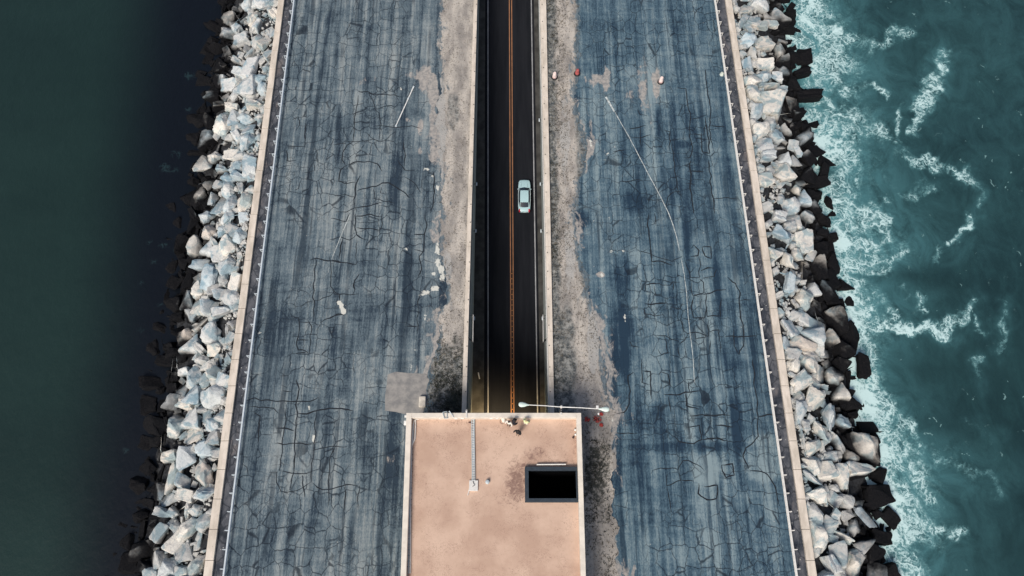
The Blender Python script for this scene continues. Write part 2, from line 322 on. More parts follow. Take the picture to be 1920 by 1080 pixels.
def water():
    xs = np.concatenate([[-3000, -1200, -500, -250, -150], np.arange(-90, -28, 1.0), [-28, 0, 28], np.arange(30, 85, .32), [90, 110, 150, 250, 500, 1200, 3000]])
    ys = np.concatenate([[-2000, -600, -200, -80, -30], np.arange(-10, 100, .38), [105, 115, 130, 160, 220, 400, 900, 2500]])
    X, Y = np.meshgrid(xs, ys); Z = np.full(X.shape, ZW); px, py = projn(X, Y, Z)
    near = (X > 25) & (Y > -12) & (Y < 101)
    sh = np.interp(py, SY, SX); d = px-sh; rw = np.interp(py, RY, RW)*1.25
    f = 1.0*np.exp(-(np.clip(d, 0, 999)/rw)**1.5*1.3)
    f = np.where(d < 0, np.maximum(f, .95), f)
    fb = lambda a, b, k, ph: np.sin(a*k+ph+1.7*np.sin(b*k*.8+ph*2))*np.cos(b*k*1.1+ph*.5+1.3*np.sin(a*k*.6))
    wx = px+9*fb(px, py, .06, 1)+5*fb(px, py, .15, 4)+2.5*fb(px, py, .4, 2); wy = py+9*fb(py, px, .055, 3)+5*fb(py, px, .14, 6)+2.5*fb(py, px, .37, 5)
    for pts, wd, s_ in STROKES:
        q = segdist(wx, wy, pts); f = np.maximum(f, .92*s_*np.exp(-(q/(wd*1.15))**2))
    turq = np.exp(-(np.clip(d, 0, 999)/(rw*1.35))**1.3) * 1.0
    for pts, wd, s_ in STROKES: turq = np.maximum(turq, .50*s_*np.exp(-(segdist(wx, wy, pts)/(wd*2.6))**2))
    turq = np.maximum(turq, .18*smooth(py, 800, 100))
    f = np.where(near, f, 0); turq = np.where(near, turq, 0)
    # left: dark bottom near the rocks, little splashes
    edge = np.interp(py, [0, 138, 400, 650, 941, 1080], [365, 352, 318, 300, 258, 245]); dl = edge-px
    deep = np.where(X < 0, 1-smooth(dl, 15, 190), 0); deep = np.where(X < -30, deep, np.where(X < 0, 1, 0))
    spl = np.zeros_like(X)
    for (a, b, r_, s_) in [(355, 205, 8, .4), (330, 290, 9, .5), (308, 315, 9, .5), (325, 318, 8, .5), (290, 492, 8, .4), (283, 455, 7, .35), (312, 465, 6, .35), (262, 530, 8, .4), (300, 572, 6, .35), (268, 620, 8, .45), (235, 845, 9, .3), (357, 142, 10, .5), (333, 470, 6, .6), (305, 460, 5, .6)]:
        spl = np.maximum(spl, s_*np.exp(-(((px-a)/r_)**2+((py-b)/r_)**2)))
    spl = np.where(X < -25, spl, 0)
    n = NT('sea_water'); P = n.pos
    wv = n.vadd(P, n.vadd(n.vmul(n.noise(.30, 3, .6, col=True), (4.5, 4.5, 0)), n.vmul(n.noise(1.1, 5, .7, col=True, off=(7, 1, 0)), (1.9, 1.9, 0))))
    e1 = n.ramp(n.vor((.40, .40, 0), wv), .0, .10, 1, 0); e2 = n.ramp(n.vor((.95, .95, 0), wv), .0, .17, 1, 0); e3 = n.ramp(n.vor((1.9, 1.9, 0), wv), 0, .22, 1, 0)
    grit = n.noise((2.2, 2.2, 1), 6, .8, .6, off=(5, 2, 0)); blot = n.noise((.13, .13, 1), 6, .68, .9, off=(2, 6, 0))
    lace = n.math('MAXIMUM', e1, n.math('MAXIMUM', n.math('MULTIPLY', e2, .9), n.math('MULTIPLY', e3, .6)))
    mk = n.attr('foam'); mk = n.math('MULTIPLY', mk, n.ramp(blot, .36, .60, .32, 1.3, False))
    pres = n.ramp(n.math('ADD', mk, n.math('MULTIPLY_ADD', grit, .8, -.4)), .14, .62)
    foam = n.math('MULTIPLY', n.math('MULTIPLY', lace, pres), n.ramp(mk, .08, .45, .5, 1.0, False))
    foam = n.math('MULTIPLY', foam, n.ramp(mk, .04, .16))
    core = n.ramp(n.math('ADD', mk, n.math('ADD', n.math('MULTIPLY_ADD', grit, 1.2, -.6), n.math('MULTIPLY', lace, .16))), .72, 1.22, 0, .97)
    foam = n.math('MAXIMUM', foam, core)
    side = n.sep(P)[0]; right = n.ramp(side, 0, 5)
    tint = n.noise((.045, .06, 1), 4, .55, off=(3, 3, 0)); streak = n.noise((.55, .22, 1), 5, .7, .5)
    base = n.mix(n.ramp(tint, .3, .7), (.0092, .027, .031), (.0150, .043, .047)); base = n.mix(n.ramp(streak, .4, .75, 0, .5), base, (.022, .066, .071))
    tq = n.math('MULTIPLY', n.attr('turq'), n.ramp(n.noise((.22, .16, 1), 6, .72, 1.2), .36, .62, .30, 1.15, False))
    base = n.mix(n.math('MINIMUM', tq, 1), base, (.080, .225, .25))
    leftc = n.mix(n.ramp(n.noise((.03, .05, 1), 4, .6), .3, .7), (.0098, .024, .022), (.0130, .031, .028)); leftc = n.mix(n.ramp(n.noise((.7, .4, 1), 5, .75, .6), .5, .8, 0, .35), leftc, (.018, .04, .037)); leftc = n.mix(n.attr('deep'), leftc, (.0040, .0060, .0095))
    base = n.mix(right, leftc, base)
    spk = n.math('MULTIPLY', n.ramp(n.vor((.62, .62, 0), wv, 'F1'), .07, .13, 1, 0), n.math('MULTIPLY', n.ramp(n.noise((.10, .08, 1), 4, .6, off=(8, 1, 0)), .44, .58), right))
    base = n.mix(n.math('MULTIPLY', spk, .7), base, (.22, .38, .38))
    sp = n.ramp(n.math('MULTIPLY_ADD', lace, .7, n.attr('splash')), .74, .95); sp = n.math('MULTIPLY', sp, n.ramp(n.attr('splash'), .05, .2))
    foam = n.math('MAXIMUM', foam, n.math('MULTIPLY', sp, .06))
    fc = n.mix(n.ramp(foam, .3, 1.0), (.17, .39, .41), (.54, .73, .73))
    col = n.mix(foam, base, fc)
    n.bump(n.math('ADD', n.noise((.5, .35, 1), 5, .65), n.math('MULTIPLY', foam, .5)), .45, .25)
    n.out(col, n.ramp(foam, 0, .6, .32, .9), spec=.28)
    o = gridmesh('sea_water', X, Y, Z, n.m, {'foam': f, 'turq': turq, 'deep': deep, 'splash': spl}); tag(o, kind='structure')
    bm = bmesh.new(); bm.from_mesh(o.data)                       # the sea stops at the causeway: no water inside it
    bmesh.ops.delete(bm, geom=[q for q in bm.faces if all(abs(v.co.x) < 32 and -60 < v.co.y < 200 for v in q.verts)], context='FACES'); bm.to_mesh(o.data); bm.free()
water()

# ---------------------------------------------------------------- the causeway: decks, parapets, rails, slopes
YS = [-60, -20, 0] + list(range(4, 96, 4)) + [110, 140, 200]
L_PO = line((504, 138), (399, 941), .35); L_PI = line((515.5, 138), (414.5, 941), .35); L_RL = line((534, 138), (435, 941), .0)
R_PI = line((1380.5, 138), (1496.5, 941), .35); R_PO = line((1392.5, 138), (1511.5, 941), .35); R_RL = line((1360, 138), (1475, 941), .0)
TLo = line((882.5, 200), (866, 760), .4); TLi = line((889, 200), (873.7, 760), .4); TRi = line((1017.5, 200), (1031, 760), .4); TRo = line((1028, 200), (1039, 760), .4)
# dry verges beside the trench
VL = [(60, 822), (138, 820), (165, 826), (200, 820), (260, 818), (300, 825), (340, 826), (400, 825), (450, 824), (500, 830), (530, 838), (560, 838), (590, 823), (620, 823), (650, 820), (670, 818), (700, 806), (740, 800), (772, 795), (810, 792), (1100, 770)]
VR = [(0, 1082), (138, 1086), (160, 1082), (200, 1080), (235, 1092), (260, 1104), (300, 1100), (340, 1084), (390, 1082), (430, 1078), (460, 1082), (500, 1092), (540, 1100), (570, 1106), (620, 1120), (660, 1128), (700, 1133), (740, 1142), (780, 1148), (830, 1148), (880, 1155), (941, 1151), (1080, 1156), (1300, 1160)]
def bound(T, seed, amp):
    pts = [at(x, y, 0) for y, x in T]; Y = [p.y for p in pts][::-1]; X = [p.x for p in pts][::-1]
    return lambda y: float(np.interp(y, Y, X)) + amp*(mnoise.noise((y*.55, seed, 0))*1.2+mnoise.noise((y*1.7, seed, 3))*.7+mnoise.noise((y*4.1, seed, 9))*.35)
vL = bound(VL, 2.5, .45); vR = bound(VR, 7.5, .5)
fr = lambda f: (lambda Y: np.interp(Y, np.arange(-60, 201, .5), [f(y) for y in np.arange(-60, 201, .5)]))
def ell(px, py, cx, cy, rx, ry, soft=.35):
    q = np.sqrt(((px-cx)/rx)**2+((py-cy)/ry)**2); return 1-smooth(q, 1-soft, 1+soft)
def deck(name, fa, fb, mat, sand, spot, dark, lite, fringe):
    ys = np.concatenate([np.arange(-60, -4, 4), np.arange(-4, 96, .22), np.arange(96, 201, 4)]); u = np.linspace(0, 1, 150)
    A = np.array([fa(y) for y in ys]); B = np.array([fb(y) for y in ys])
    X = A[:, None]*(1-u)+B[:, None]*u; Y = np.repeat(ys[:, None], len(u), 1); Z = np.zeros_like(X); px, py = projn(X, Y, Z)
    at_ = {}
    for k, L in (('sand', sand), ('spot', spot), ('dark', dark), ('lite', lite)):
        a = np.zeros_like(X)
        for e in L: a = np.maximum(a, e[4]*ell(px, py, *e[:4], e[5] if len(e) > 5 else (.8 if k == 'spot' else .45)))
        if k == 'sand': a = np.maximum(a, .74*np.exp(-np.abs(X-fringe(Y))/1.9)*(.6+.4*np.sin(Y*.31+np.sin(Y*.13)*2)))
        at_[k] = a
    return tag(gridmesh(name, X, Y, Z, mat, at_), kind='structure')
dl = deck('paved_deck', L_RL, TLo, M_ASL,
    [(795, 146, 18, 26, .8, .8), (772, 140, 14, 8, .55, .8), (812, 170, 10, 40, .8), (700, 152, 50, 10, .35), (788, 240, 6, 18, .7), (765, 225, 6, 6, .5), (812, 250, 9, 60, .6), (788, 285, 5, 12, .55), (800, 700, 40, 25, .45), (735, 862, 16, 14, .45), (508, 310, 5, 30, .35), (790, 720, 22, 20, .5)],
    [(822, 468, 7, 11, .9), (821, 492, 6, 9, .85), (827, 505, 7, 9, .85), (829, 520, 6, 9, .8), (813, 514, 4, 4, .9), (815, 541, 8, 6, .95), (797, 549, 9, 5, .8), (790, 553, 6, 3, .7), (800, 318, 6, 4, .7), (822, 352, 5, 10, .7), (812, 330, 4, 4, .6), (796, 592, 5, 3, .6), (797, 599, 3, 3, .7),
     (763, 467, 4, 4, .6), (763, 495, 3, 5, .6), (588, 823, 3.2, 11, 1), (580, 762, 3, 9, .7), (640, 574, 4, 7, 1, .2), (644, 583, 5, 7, 1, .2), (636, 568, 4, 5, 1, .2), (750, 167, 5, 4, .6), (775, 650, 12, 10, .42), (770, 690, 10, 12, .4), (490, 625, 8, 4, .55)],
    [(832, 545, 9, 26, .9), (737, 850, 14, 95, .65), (560, 250, 7, 60, .5), (634, 240, 6, 70, .7), (735, 330, 12, 80, .6), (760, 260, 8, 60, .4), (700, 610, 40, 50, .35), (640, 690, 14, 60, .5), (515, 620, 40, 55, .5), (770, 540, 16, 90, .5), (690, 850, 20, 90, .4), (640, 880, 8, 60, .45), (470, 800, 10, 120, .35), (520, 520, 16, 60, .35)],
    [(700, 300, 40, 60, .45), (610, 400, 20, 60, .3), (600, 700, 40, 40, .4), (560, 850, 50, 70, .3), (550, 200, 20, 50, .35), (660, 420, 20, 30, .5), (740, 560, 20, 30, .3), (735, 470, 12, 60, .45)], fr(vL))
dr = deck('paved_deck', TRo, R_RL, M_ASR,
    [(1138, 150, 8, 24, .75, .8), (1116, 150, 24, 12, .66, .8), (1230, 156, 9, 32, .8, .7), (1205, 165, 13, 55, .56, .9), (1185, 180, 18, 14, .48, .9), (1218, 205, 8, 36, .5, .9), (1432, 855, 42, 46, .20, .12), (1104, 250, 8, 50, .5), (1106, 280, 6, 12, .6), (1126, 515, 9, 6, .8), (1200, 570, 8, 4, .3)],
    [(1129, 516, 4, 3.5, .9), (1145, 472, 5, 3, .6), (1165, 472, 8, 4, .65), (1150, 275, 4, 4, .6), (1137, 295, 5, 10, .5), (1171, 600, 3, 14, .6), (1146, 786, 5, 7, .65), (1113, 414, 3, 4, .6), (1142, 410, 6, 6, .5), (1108, 268, 4, 10, .6)],
    [(1090, 413, 14, 16, .9), (1165, 640, 22, 70, .75), (1170, 520, 26, 40, .5), (1280, 271, 15, 7, .9), (1262, 300, 7, 130, .6), (1290, 420, 8, 90, .6), (1190, 380, 20, 20, .6), (1345, 560, 8, 120, .65), (1290, 838, 120, 9, .75), (1230, 800, 20, 40, .5), (1380, 800, 10, 60, .6), (1325, 740, 10, 80, .5), (1150, 800, 26, 110, .3), (1200, 780, 10, 120, .5), (1415, 560, 10, 170, .4), (1235, 225, 6, 30, .6)],
    [(1120, 200, 26, 40, .5), (1220, 280, 14, 60, .3), (1330, 620, 30, 60, .3), (1190, 520, 12, 60, .5), (1260, 260, 12, 60, .45), (1240, 600, 30, 30, .3), (1290, 790, 60, 20, .3), (1432, 858, 42, 46, .9, .15), (1328, 880, 28, 30, .9, .4), (1215, 170, 40, 50, .6, .8)], fr(vR))
CR_L = [[(672, 178), (670, 195), (667, 215), (664, 240), (663, 265)], [(672, 171), (690, 172), (705, 177), (725, 178), (740, 178), (752, 182)], [(663, 265), (650, 272), (643, 285), (641, 300), (650, 310)], [(646, 268), (663, 265), (680, 265), (700, 262), (712, 266), (728, 262)], [(682, 248), (695, 258), (710, 264)], [(690, 172), (700, 190), (703, 205), (712, 210), (712, 235), (711, 262)], [(703, 205), (715, 202), (735, 198), (745, 200)], [(700, 238), (712, 236), (745, 238), (770, 236), (790, 240)], [(648, 310), (668, 304), (690, 303), (708, 308), (716, 320)], [(650, 310), (640, 320), (636, 340), (645, 345), (668, 342)], [(676, 330), (667, 345), (668, 365), (664, 375)], [(670, 356), (690, 352), (705, 350), (715, 342), (728, 343), (745, 352), (757, 362), (768, 370)], [(632, 366), (645, 366), (665, 370), (664, 390), (650, 398), (630, 397)], [(715, 350), (712, 362), (722, 365)], [(700, 355), (702, 372), (718, 378), (740, 380)], [(668, 398), (667, 390), (682, 388), (700, 382), (716, 380)], [(757, 265), (760, 290), (758, 310)], [(758, 330), (770, 338), (782, 350), (790, 362)], [(812, 320), (815, 345), (812, 380), (808, 400)], [(745, 300), (760, 318), (778, 320)], [(620, 410), (640, 415), (648, 415), (655, 400)], [(667, 400), (666, 420), (668, 440), (680, 448), (685, 450)], [(620, 448), (640, 446), (655, 450), (664, 445), (668, 440)], [(668, 428), (690, 430), (714, 430), (718, 400)], [(665, 405), (690, 402), (716, 406)], [(642, 446), (638, 465), (637, 487)], [(622, 487), (640, 490), (662, 495), (668, 496), (672, 488)], [(668, 450), (668, 492)], [(620, 540), (628, 550), (640, 552), (652, 552), (672, 551)], [(675, 512), (666, 525), (665, 545), (660, 552)], [(635, 550), (635, 563)], [(645, 590), (640, 590), (620, 597)], [(797, 400), (800, 425), (795, 450), (794, 470), (786, 480), (790, 505), (785, 520)], [(776, 440), (797, 442)], [(776, 470), (795, 472)], [(788, 545), (785, 565), (783, 600), (782, 625)], [(762, 612), (783, 612)], [(580, 487), (592, 485), (600, 485), (618, 489), (640, 492)], [(592, 485), (591, 510), (588, 530), (587, 550), (590, 575), (586, 600)], [(617, 480), (620, 510), (619, 538), (626, 547), (645, 552)], [(619, 538), (610, 540)], [(626, 547), (618, 555), (600, 562), (588, 563)], [(588, 563), (575, 567), (565, 575)], [(545, 595), (562, 597), (560, 625)], [(562, 603), (580, 605), (583, 612), (583, 640), (580, 660), (578, 665)], [(560, 622), (558, 645), (560, 655), (578, 660)], [(558, 640), (580, 638)], [(555, 662), (578, 660)], [(600, 605), (620, 595), (640, 588)], [(648, 268), (640, 270), (625, 272)], [(546, 225), (560, 218), (562, 235), (555, 245)], [(540, 275), (572, 275), (575, 250)], [(538, 280), (538, 300), (553, 302)], [(570, 325), (590, 320), (590, 300)], [(562, 340), (560, 355), (552, 358)], [(575, 230), (572, 262)], [(462, 752), (478, 745), (490, 750), (515, 750), (550, 753), (580, 751), (598, 745)], [(556, 710), (560, 730), (557, 760), (558, 775), (554, 810), (553, 835), (551, 860), (551, 885)], [(558, 775), (575, 775), (600, 767), (640, 766), (662, 770)], [(530, 733), (545, 736)], [(465, 764), (480, 762), (500, 765), (515, 765), (522, 775)], [(592, 770), (592, 800), (588, 830), (588, 850), (584, 870), (584, 905)], [(588, 845), (605, 840), (620, 836), (650, 837)], [(630, 835), (620, 852), (617, 880), (617, 920), (615, 950)], [(584, 905), (590, 912), (605, 920), (617, 917), (645, 910), (672, 910)], [(584, 905), (570, 915), (550, 922), (525, 922), (520, 905), (521, 885), (505, 888)], [(525, 883), (545, 887), (570, 888), (583, 885)], [(551, 860), (551, 890), (545, 920)], [(568, 890), (569, 930)], [(535, 765), (533, 800), (530, 830), (527, 865), (522, 885)], [(516, 830), (532, 832), (545, 832), (585, 832)], [(520, 802), (550, 808)], [(645, 912), (647, 955)], [(672, 910), (673, 950)], [(455, 870), (463, 875), (465, 890)], [(475, 775), (487, 780), (485, 805), (483, 830)], [(625, 710), (640, 712), (645, 725)]]
CR_R = [[(1268, 164), (1285, 165), (1288, 190), (1295, 212), (1293, 235), (1292, 255), (1297, 275), (1293, 295), (1280, 295)], [(1323, 130), (1328, 180), (1333, 210), (1330, 240), (1335, 268)], [(1195, 205), (1200, 215), (1212, 217)], [(1180, 242), (1198, 240), (1210, 235)], [(1183, 258), (1200, 258), (1220, 252)], [(1200, 240), (1201, 275)], [(1244, 244), (1255, 248), (1257, 265), (1255, 283)], [(1293, 253), (1320, 252), (1322, 230)], [(1315, 250), (1316, 285), (1330, 288), (1330, 262), (1322, 222)], [(1330, 236), (1360, 239)], [(1293, 222), (1313, 222)], [(1260, 268), (1266, 330), (1270, 360)], [(1250, 390), (1252, 368), (1262, 360), (1275, 358)], [(1250, 378), (1240, 375), (1210, 374)], [(1335, 370), (1380, 371)], [(1295, 300), (1295, 345), (1300, 400)], [(1330, 300), (1332, 340), (1338, 380), (1340, 400)], [(1290, 320), (1320, 320)], [(1285, 345), (1305, 345)], [(1160, 342), (1180, 340), (1205, 338)], [(1150, 285), (1170, 282)], [(1215, 402), (1216, 440), (1220, 475), (1223, 490), (1240, 490), (1260, 495)], [(1228, 400), (1229, 420), (1220, 422)], [(1197, 470), (1215, 475), (1235, 482), (1260, 490), (1280, 480)], [(1295, 466), (1300, 460), (1310, 470), (1308, 480), (1296, 482)], [(1318, 462), (1335, 464), (1333, 485), (1322, 480), (1318, 462)], [(1285, 490), (1295, 520), (1312, 520), (1312, 500), (1308, 480)], [(1310, 523), (1318, 530), (1318, 550), (1300, 555), (1296, 530)], [(1315, 508), (1325, 503), (1337, 502)], [(1318, 522), (1340, 520), (1343, 505)], [(1210, 548), (1210, 535), (1225, 532), (1238, 530)], [(1232, 532), (1255, 535), (1262, 528), (1275, 530)], [(1263, 530), (1262, 545)], [(1228, 535), (1229, 555)], [(1208, 570), (1235, 570), (1250, 568)], [(1208, 575), (1210, 588), (1225, 592), (1245, 590)], [(1258, 575), (1275, 578), (1280, 568)], [(1318, 552), (1330, 550), (1345, 545), (1362, 543)], [(1300, 555), (1295, 575), (1300, 595), (1320, 597), (1325, 575)], [(1325, 550), (1325, 595), (1350, 592), (1352, 560)], [(1365, 520), (1380, 530), (1386, 545), (1387, 580), (1393, 610), (1395, 640)], [(1386, 563), (1410, 561)], [(1276, 595), (1280, 615), (1290, 625), (1302, 622), (1328, 632), (1330, 600)], [(1302, 625), (1305, 635), (1328, 632)], [(1228, 630), (1245, 628), (1260, 635), (1272, 640)], [(1272, 640), (1275, 645), (1285, 638), (1290, 625)], [(1328, 622), (1348, 620), (1348, 640)], [(1375, 617), (1378, 650), (1385, 665), (1395, 650), (1395, 640)], [(1272, 650), (1275, 670)], [(1360, 632), (1420, 630)], [(1330, 640), (1331, 660)], [(1350, 640), (1352, 660)], [(1247, 630), (1249, 650), (1252, 662), (1240, 665), (1235, 655)], [(1180, 640), (1185, 650), (1200, 650)], [(1202, 672), (1204, 690), (1202, 715), (1215, 722)], [(1203, 695), (1220, 695), (1220, 750)], [(1238, 697), (1255, 703), (1255, 720), (1246, 724)], [(1285, 711), (1300, 713), (1308, 725)], [(1290, 715), (1292, 735)], [(1245, 740), (1275, 740), (1285, 735), (1312, 734)], [(1287, 738), (1287, 760), (1310, 767)], [(1188, 698), (1178, 705), (1182, 760), (1170, 775), (1155, 777)], [(1253, 742), (1257, 770)], [(1290, 780), (1310, 779), (1370, 778)], [(1288, 800), (1312, 797), (1315, 825), (1300, 832), (1275, 828), (1265, 820)], [(1340, 795), (1375, 802)], [(1315, 825), (1340, 822), (1365, 825)], [(1411, 672), (1415, 710), (1420, 780), (1422, 820), (1400, 840), (1393, 855), (1403, 880)], [(1420, 780), (1450, 778), (1468, 775)], [(1155, 812), (1195, 812)], [(1222, 890), (1225, 880), (1240, 878), (1272, 880), (1280, 862), (1295, 865), (1315, 875), (1320, 882)], [(1272, 882), (1278, 900), (1250, 910), (1250, 885)], [(1278, 900), (1300, 902)], [(1252, 912), (1255, 935), (1260, 960)], [(1310, 905), (1310, 925), (1325, 937), (1343, 935), (1345, 910), (1320, 913)], [(1355, 872), (1372, 872), (1375, 890), (1360, 895), (1353, 885), (1355, 872)], [(1255, 735), (1253, 700)], [(1403, 880), (1440, 890), (1455, 920), (1462, 950)]]
def ribbon(mb, pts, wid, z, jit=.12, step=.35, taper=True):
    P = []
    for a, b in zip(pts[:-1], pts[1:]):
        L = (b-a).length; k = max(1, int(L/step))
        for i in range(k): P.append(a+(b-a)*(i/k))
    P.append(pts[-1]); n = len(P); s = random.random()*100
    Q = []
    for i, p in enumerate(P):
        Q.append(Vector((p.x+jit*mnoise.noise((p.x*.9, p.y*.9, s))*2, p.y+jit*mnoise.noise((p.x*.9+30, p.y*.9, s))*2, z)))
    vs = []
    for i, p in enumerate(Q):
        t = (Q[min(i+1, n-1)]-Q[max(i-1, 0)]); t = t.normalized() if t.length > 0 else Vector((0, 1, 0)); r = Vector((-t.y, t.x, 0))
        h = wid/2*(.65+.7*abs(mnoise.noise((p.x*2, p.y*2, s+5))))
        if taper: h *= min(1, .35+min(i, n-1-i)*.35)
        vs += [p+r*h, p-r*h]
    mb.add(vs, [(2*i, 2*i+1, 2*i+3, 2*i+2) for i in range(n-1)])
def cracks_into(o, C_):
    mb = MB(); k = 0
    for pl in C_:
        ribbon(mb, [at(x, y, 0) for x, y in pl], random.uniform(.12, .23), .004+.0015*(k % 5)); k += 1
    me = o.data; bm = bmesh.new(); bm.from_mesh(me)
    me.materials.append(M_CRACK); vs = [bm.verts.new(v) for v in mb.v]
    for f in mb.f:
        q = [vs[i] for i in f]; fa = bm.faces.new(q); fa.material_index = 1; fa.normal_update()
        if fa.normal.z < 0: fa.normal_flip()
    bm.to_mesh(me); bm.free()
cracks_into(dl, CR_L); cracks_into(dr, CR_R)

def strip_grid(name, fa, fb, mat, z=0.0, ya=-60, yb=200, step=.5, cols=12, attrs=None):
    ys = np.arange(ya, yb+.01, step); u = np.linspace(0, 1, cols)
    A = np.array([fa(y) for y in ys]); B = np.array([fb(y) for y in ys]); X = A[:, None]*(1-u)+B[:, None]*u
    Y = np.repeat(ys[:, None], cols, 1); Z = np.full_like(X, z)
    a = attrs(X, Y) if attrs else None
    return gridmesh(name, X, Y, Z, mat, a)
tag(strip_grid('gutter', L_PI, L_RL, M_GUT, -.004), kind='structure')
tag(strip_grid('gutter', R_RL, R_PI, M_GUT, -.004), kind='structure')

def attL(X, Y):
    px, py = projn(X, Y, X*0); g = .18+.5*smooth(py, 600, 690); g = np.maximum(g, .55*ell(px, py, 850, 210, 14, 45)); g = np.maximum(g, .95*ell(px, py, 832, 545, 12, 28))
    w_ = .9*smooth(py, 690, 760)*smooth(px, 810, 850); w_ = np.maximum(w_, .5*ell(px, py, 855, 655, 16, 30)); return {'grey': g, 'weed': w_, 'edge': .70*np.exp(-(X-X[:, :1])/1.3), 'pale': X*0+.7*ell(px, py, 826, 240, 12, 110, .5)+.6*ell(px, py, 838, 500, 10, 40, .5)}
def attR(X, Y):
    px, py = projn(X, Y, X*0); inner = np.interp(py, [138, 760], [1028, 1039]); d = px-inner
    g = np.clip(1-d/22, 0, 1)*.8+.25; g = np.maximum(g, .85*smooth(d, 38, 60)*(1-smooth(py, 500, 600))); g = np.maximum(g, .75*(1-smooth(d, 30, 60))*smooth(py, 520, 620))
    g = g-.35*ell(px, py, 1112, 620, 14, 70); w_ = .68*ell(px, py, 1116, 890, 26, 72, .6)+.4*np.clip(1-d/14, 0, 1)*smooth(py, 180, 100)
    w_ = np.maximum(w_, .5*np.clip(1-d/30, 0, 1)*smooth(py, 560, 700)*(py < 765)); return {'grey': np.clip(g, 0, 1), 'weed': w_, 'edge': .74*np.exp(-(X[:, -1:]-X)/1.5)*(py < 770), 'pale': .9*ell(px, py, 1112, 640, 11, 66, .4)+.6*ell(px, py, 1060, 260, 12, 110, .6)+.6*ell(px, py, 1068, 480, 12, 90, .6)}
def verge(fa, fb, ya, at_):
    ys = np.concatenate([np.arange(ya, 96, .22), np.arange(96, 200, 2.0)]); u = np.linspace(0, 1, 24)
    A = np.array([fa(y) for y in ys]); B = np.array([fb(y) for y in ys]); X = A[:, None]*(1-u)+B[:, None]*u; Y = np.repeat(ys[:, None], 24, 1)
    Z = np.array([[.03+.05*mnoise.noise((x*.8, y*.8, 0)) for x in rx] for rx, y in zip(X, ys)])
    Z = np.clip(Z, .012, 1)
    return tag(gridmesh('dry_verge', X, Y, Z, M_VERGE, at_(X, Y)), kind='structure')
verge(vL, lambda y: TLo(y)-.01, 20.2, attL); verge(lambda y: TRo(y)+.01, vR, -20, attR)

# square concrete repair left of the tunnel mouth
mb = MB(); q = [at(*p, 0) for p in [(727, 702), (742, 697), (770, 700), (802, 701), (806, 716), (801, 742), (798, 760), (797, 776), (760, 777), (740, 772), (722, 770), (722, 742), (725, 722)]]
mb.add([(p.x, p.y, .014) for p in q], [tuple(range(len(q)))])
n = NT('repair_concrete'); col = n.mix(n.ramp(n.noise(.9, 5, .65), .3, .7), (.19, .19, .19), (.33, .315, .295)); col = n.mix(n.ramp(n.noise((2, 1, 1), 5, .7, 1.5), .62, .72, 0, .6), col, (.36, .35, .32))
tag(mb.build('repair_slab', n.out(col, .92, spec=.2)), kind='structure')

# painted remnants on the decks
mb = MB(); ribbon(mb, [at(x, y, 0) for x, y in [(1136, 182), (1143, 194), (1152, 209)]], .30, .012, .03, .5, False)
ribbon(mb, [at(x, y, 0) for x, y in [(1152, 209), (1180, 258), (1215, 325), (1240, 372), (1253, 398), (1263, 425), (1270, 450), (1274, 470)]], .13, .012, .02, .5)
ribbon(mb, [at(x, y, 0) for x, y in [(1277, 484), (1283, 515), (1288, 560), (1291, 600), (1296, 640), (1300, 680), (1302, 718)]], .09, .012, .03, .5)
ribbon(mb, [at(x, y, 0) for x, y in [(657, 402), (640, 440), (622, 486)]], .10, .012, .03, .5); ribbon(mb, [at(x, y, 0) for x, y in [(617, 500), (616, 512)]], .12, .012, .03, .5)
tag(mb.build('painted_line', M_FADED, recalc=False), kind='structure')

# parapet walls with joints
def parapet(fa, fb, label):
    root = empty('parapet_wall', ((fa(40)+fb(40))/2, 40, 0)); tag(root, label, 'parapet', 'concrete parapets along the causeway')
    mb = MB(); y = -58.0
    while y < 198:
        e = y+3.45; k = random.uniform(-.015, .015); s = random.uniform(-.02, .02)
        prism(lambda t: fa(t)+s-root.location.x, lambda t: fb(t)+s-root.location.x, [y, e-.05], -1.2, .35+k, mb)
        y = e
    mb.v = [(a, b-40, c) for a, b, c in mb.v]
    mb.build('wall_segments', M_PAR, root, bevel=.03)
    mb = MB(); prism(lambda t: fa(t)+.05-root.location.x, lambda t: fb(t)-.05-root.location.x, [-58, 198], -1.1, .28, mb); mb.v = [(a, b-40, c) for a, b, c in mb.v]
    mb.build('joint_filler', M_JOINT, root)
parapet(L_PO, L_PI, 'long pale concrete parapet between the left deck and the sheltered left rocks')
parapet(R_PI, R_PO, 'long pale concrete parapet between the right deck and the foaming right shore')

# guardrails
def guardrail(px0, px1, sgn, mat, label):
    f = line(px0, px1, .72); root = empty('guardrail', (f(40), 40, 0)); tag(root, label, 'guardrail', 'steel guardrails along the causeway edges')
    ys = [-30] + list(np.arange(-8, 100, 4)) + [130]
    mb = MB(); rings = []
    for y in ys:
        x = f(y)-root.location.x; yy = y-40
        rings.append([(x+sgn*a, yy, b) for a, b in [(-.10, .42), (-.13, .48), (-.05, .55), (-.05, .60), (-.13, .67), (-.10, .74), (.08, .745), (.10, .70), (.05, .60), (.05, .55), (.10, .46), (.06, .41)]])
    mb.loft(rings); mb.build('rail_beam', mat, root, smooth=True)
    post = None; y = 1.0; k = 0
    while y < 97:
        x = f(y)-root.location.x
        if post is None:
            mb = MB(); mb.box((sgn*.40, 0, .36), (.12, .09, .86)); mb.box((sgn*.26, 0, .70), (.34, .09, .10)); a = MB()
            pass
            post = mb.build('post', mat, root); o = post
        else:
            o = post.copy(); C.objects.link(o); o.parent = root
        o.location = (x, y-40, 0); y += 2.12; k += 1
guardrail((534, 138), (435.5, 941), -1, M_GALV, 'blue-white steel guardrail with short posts beside the left gutter')
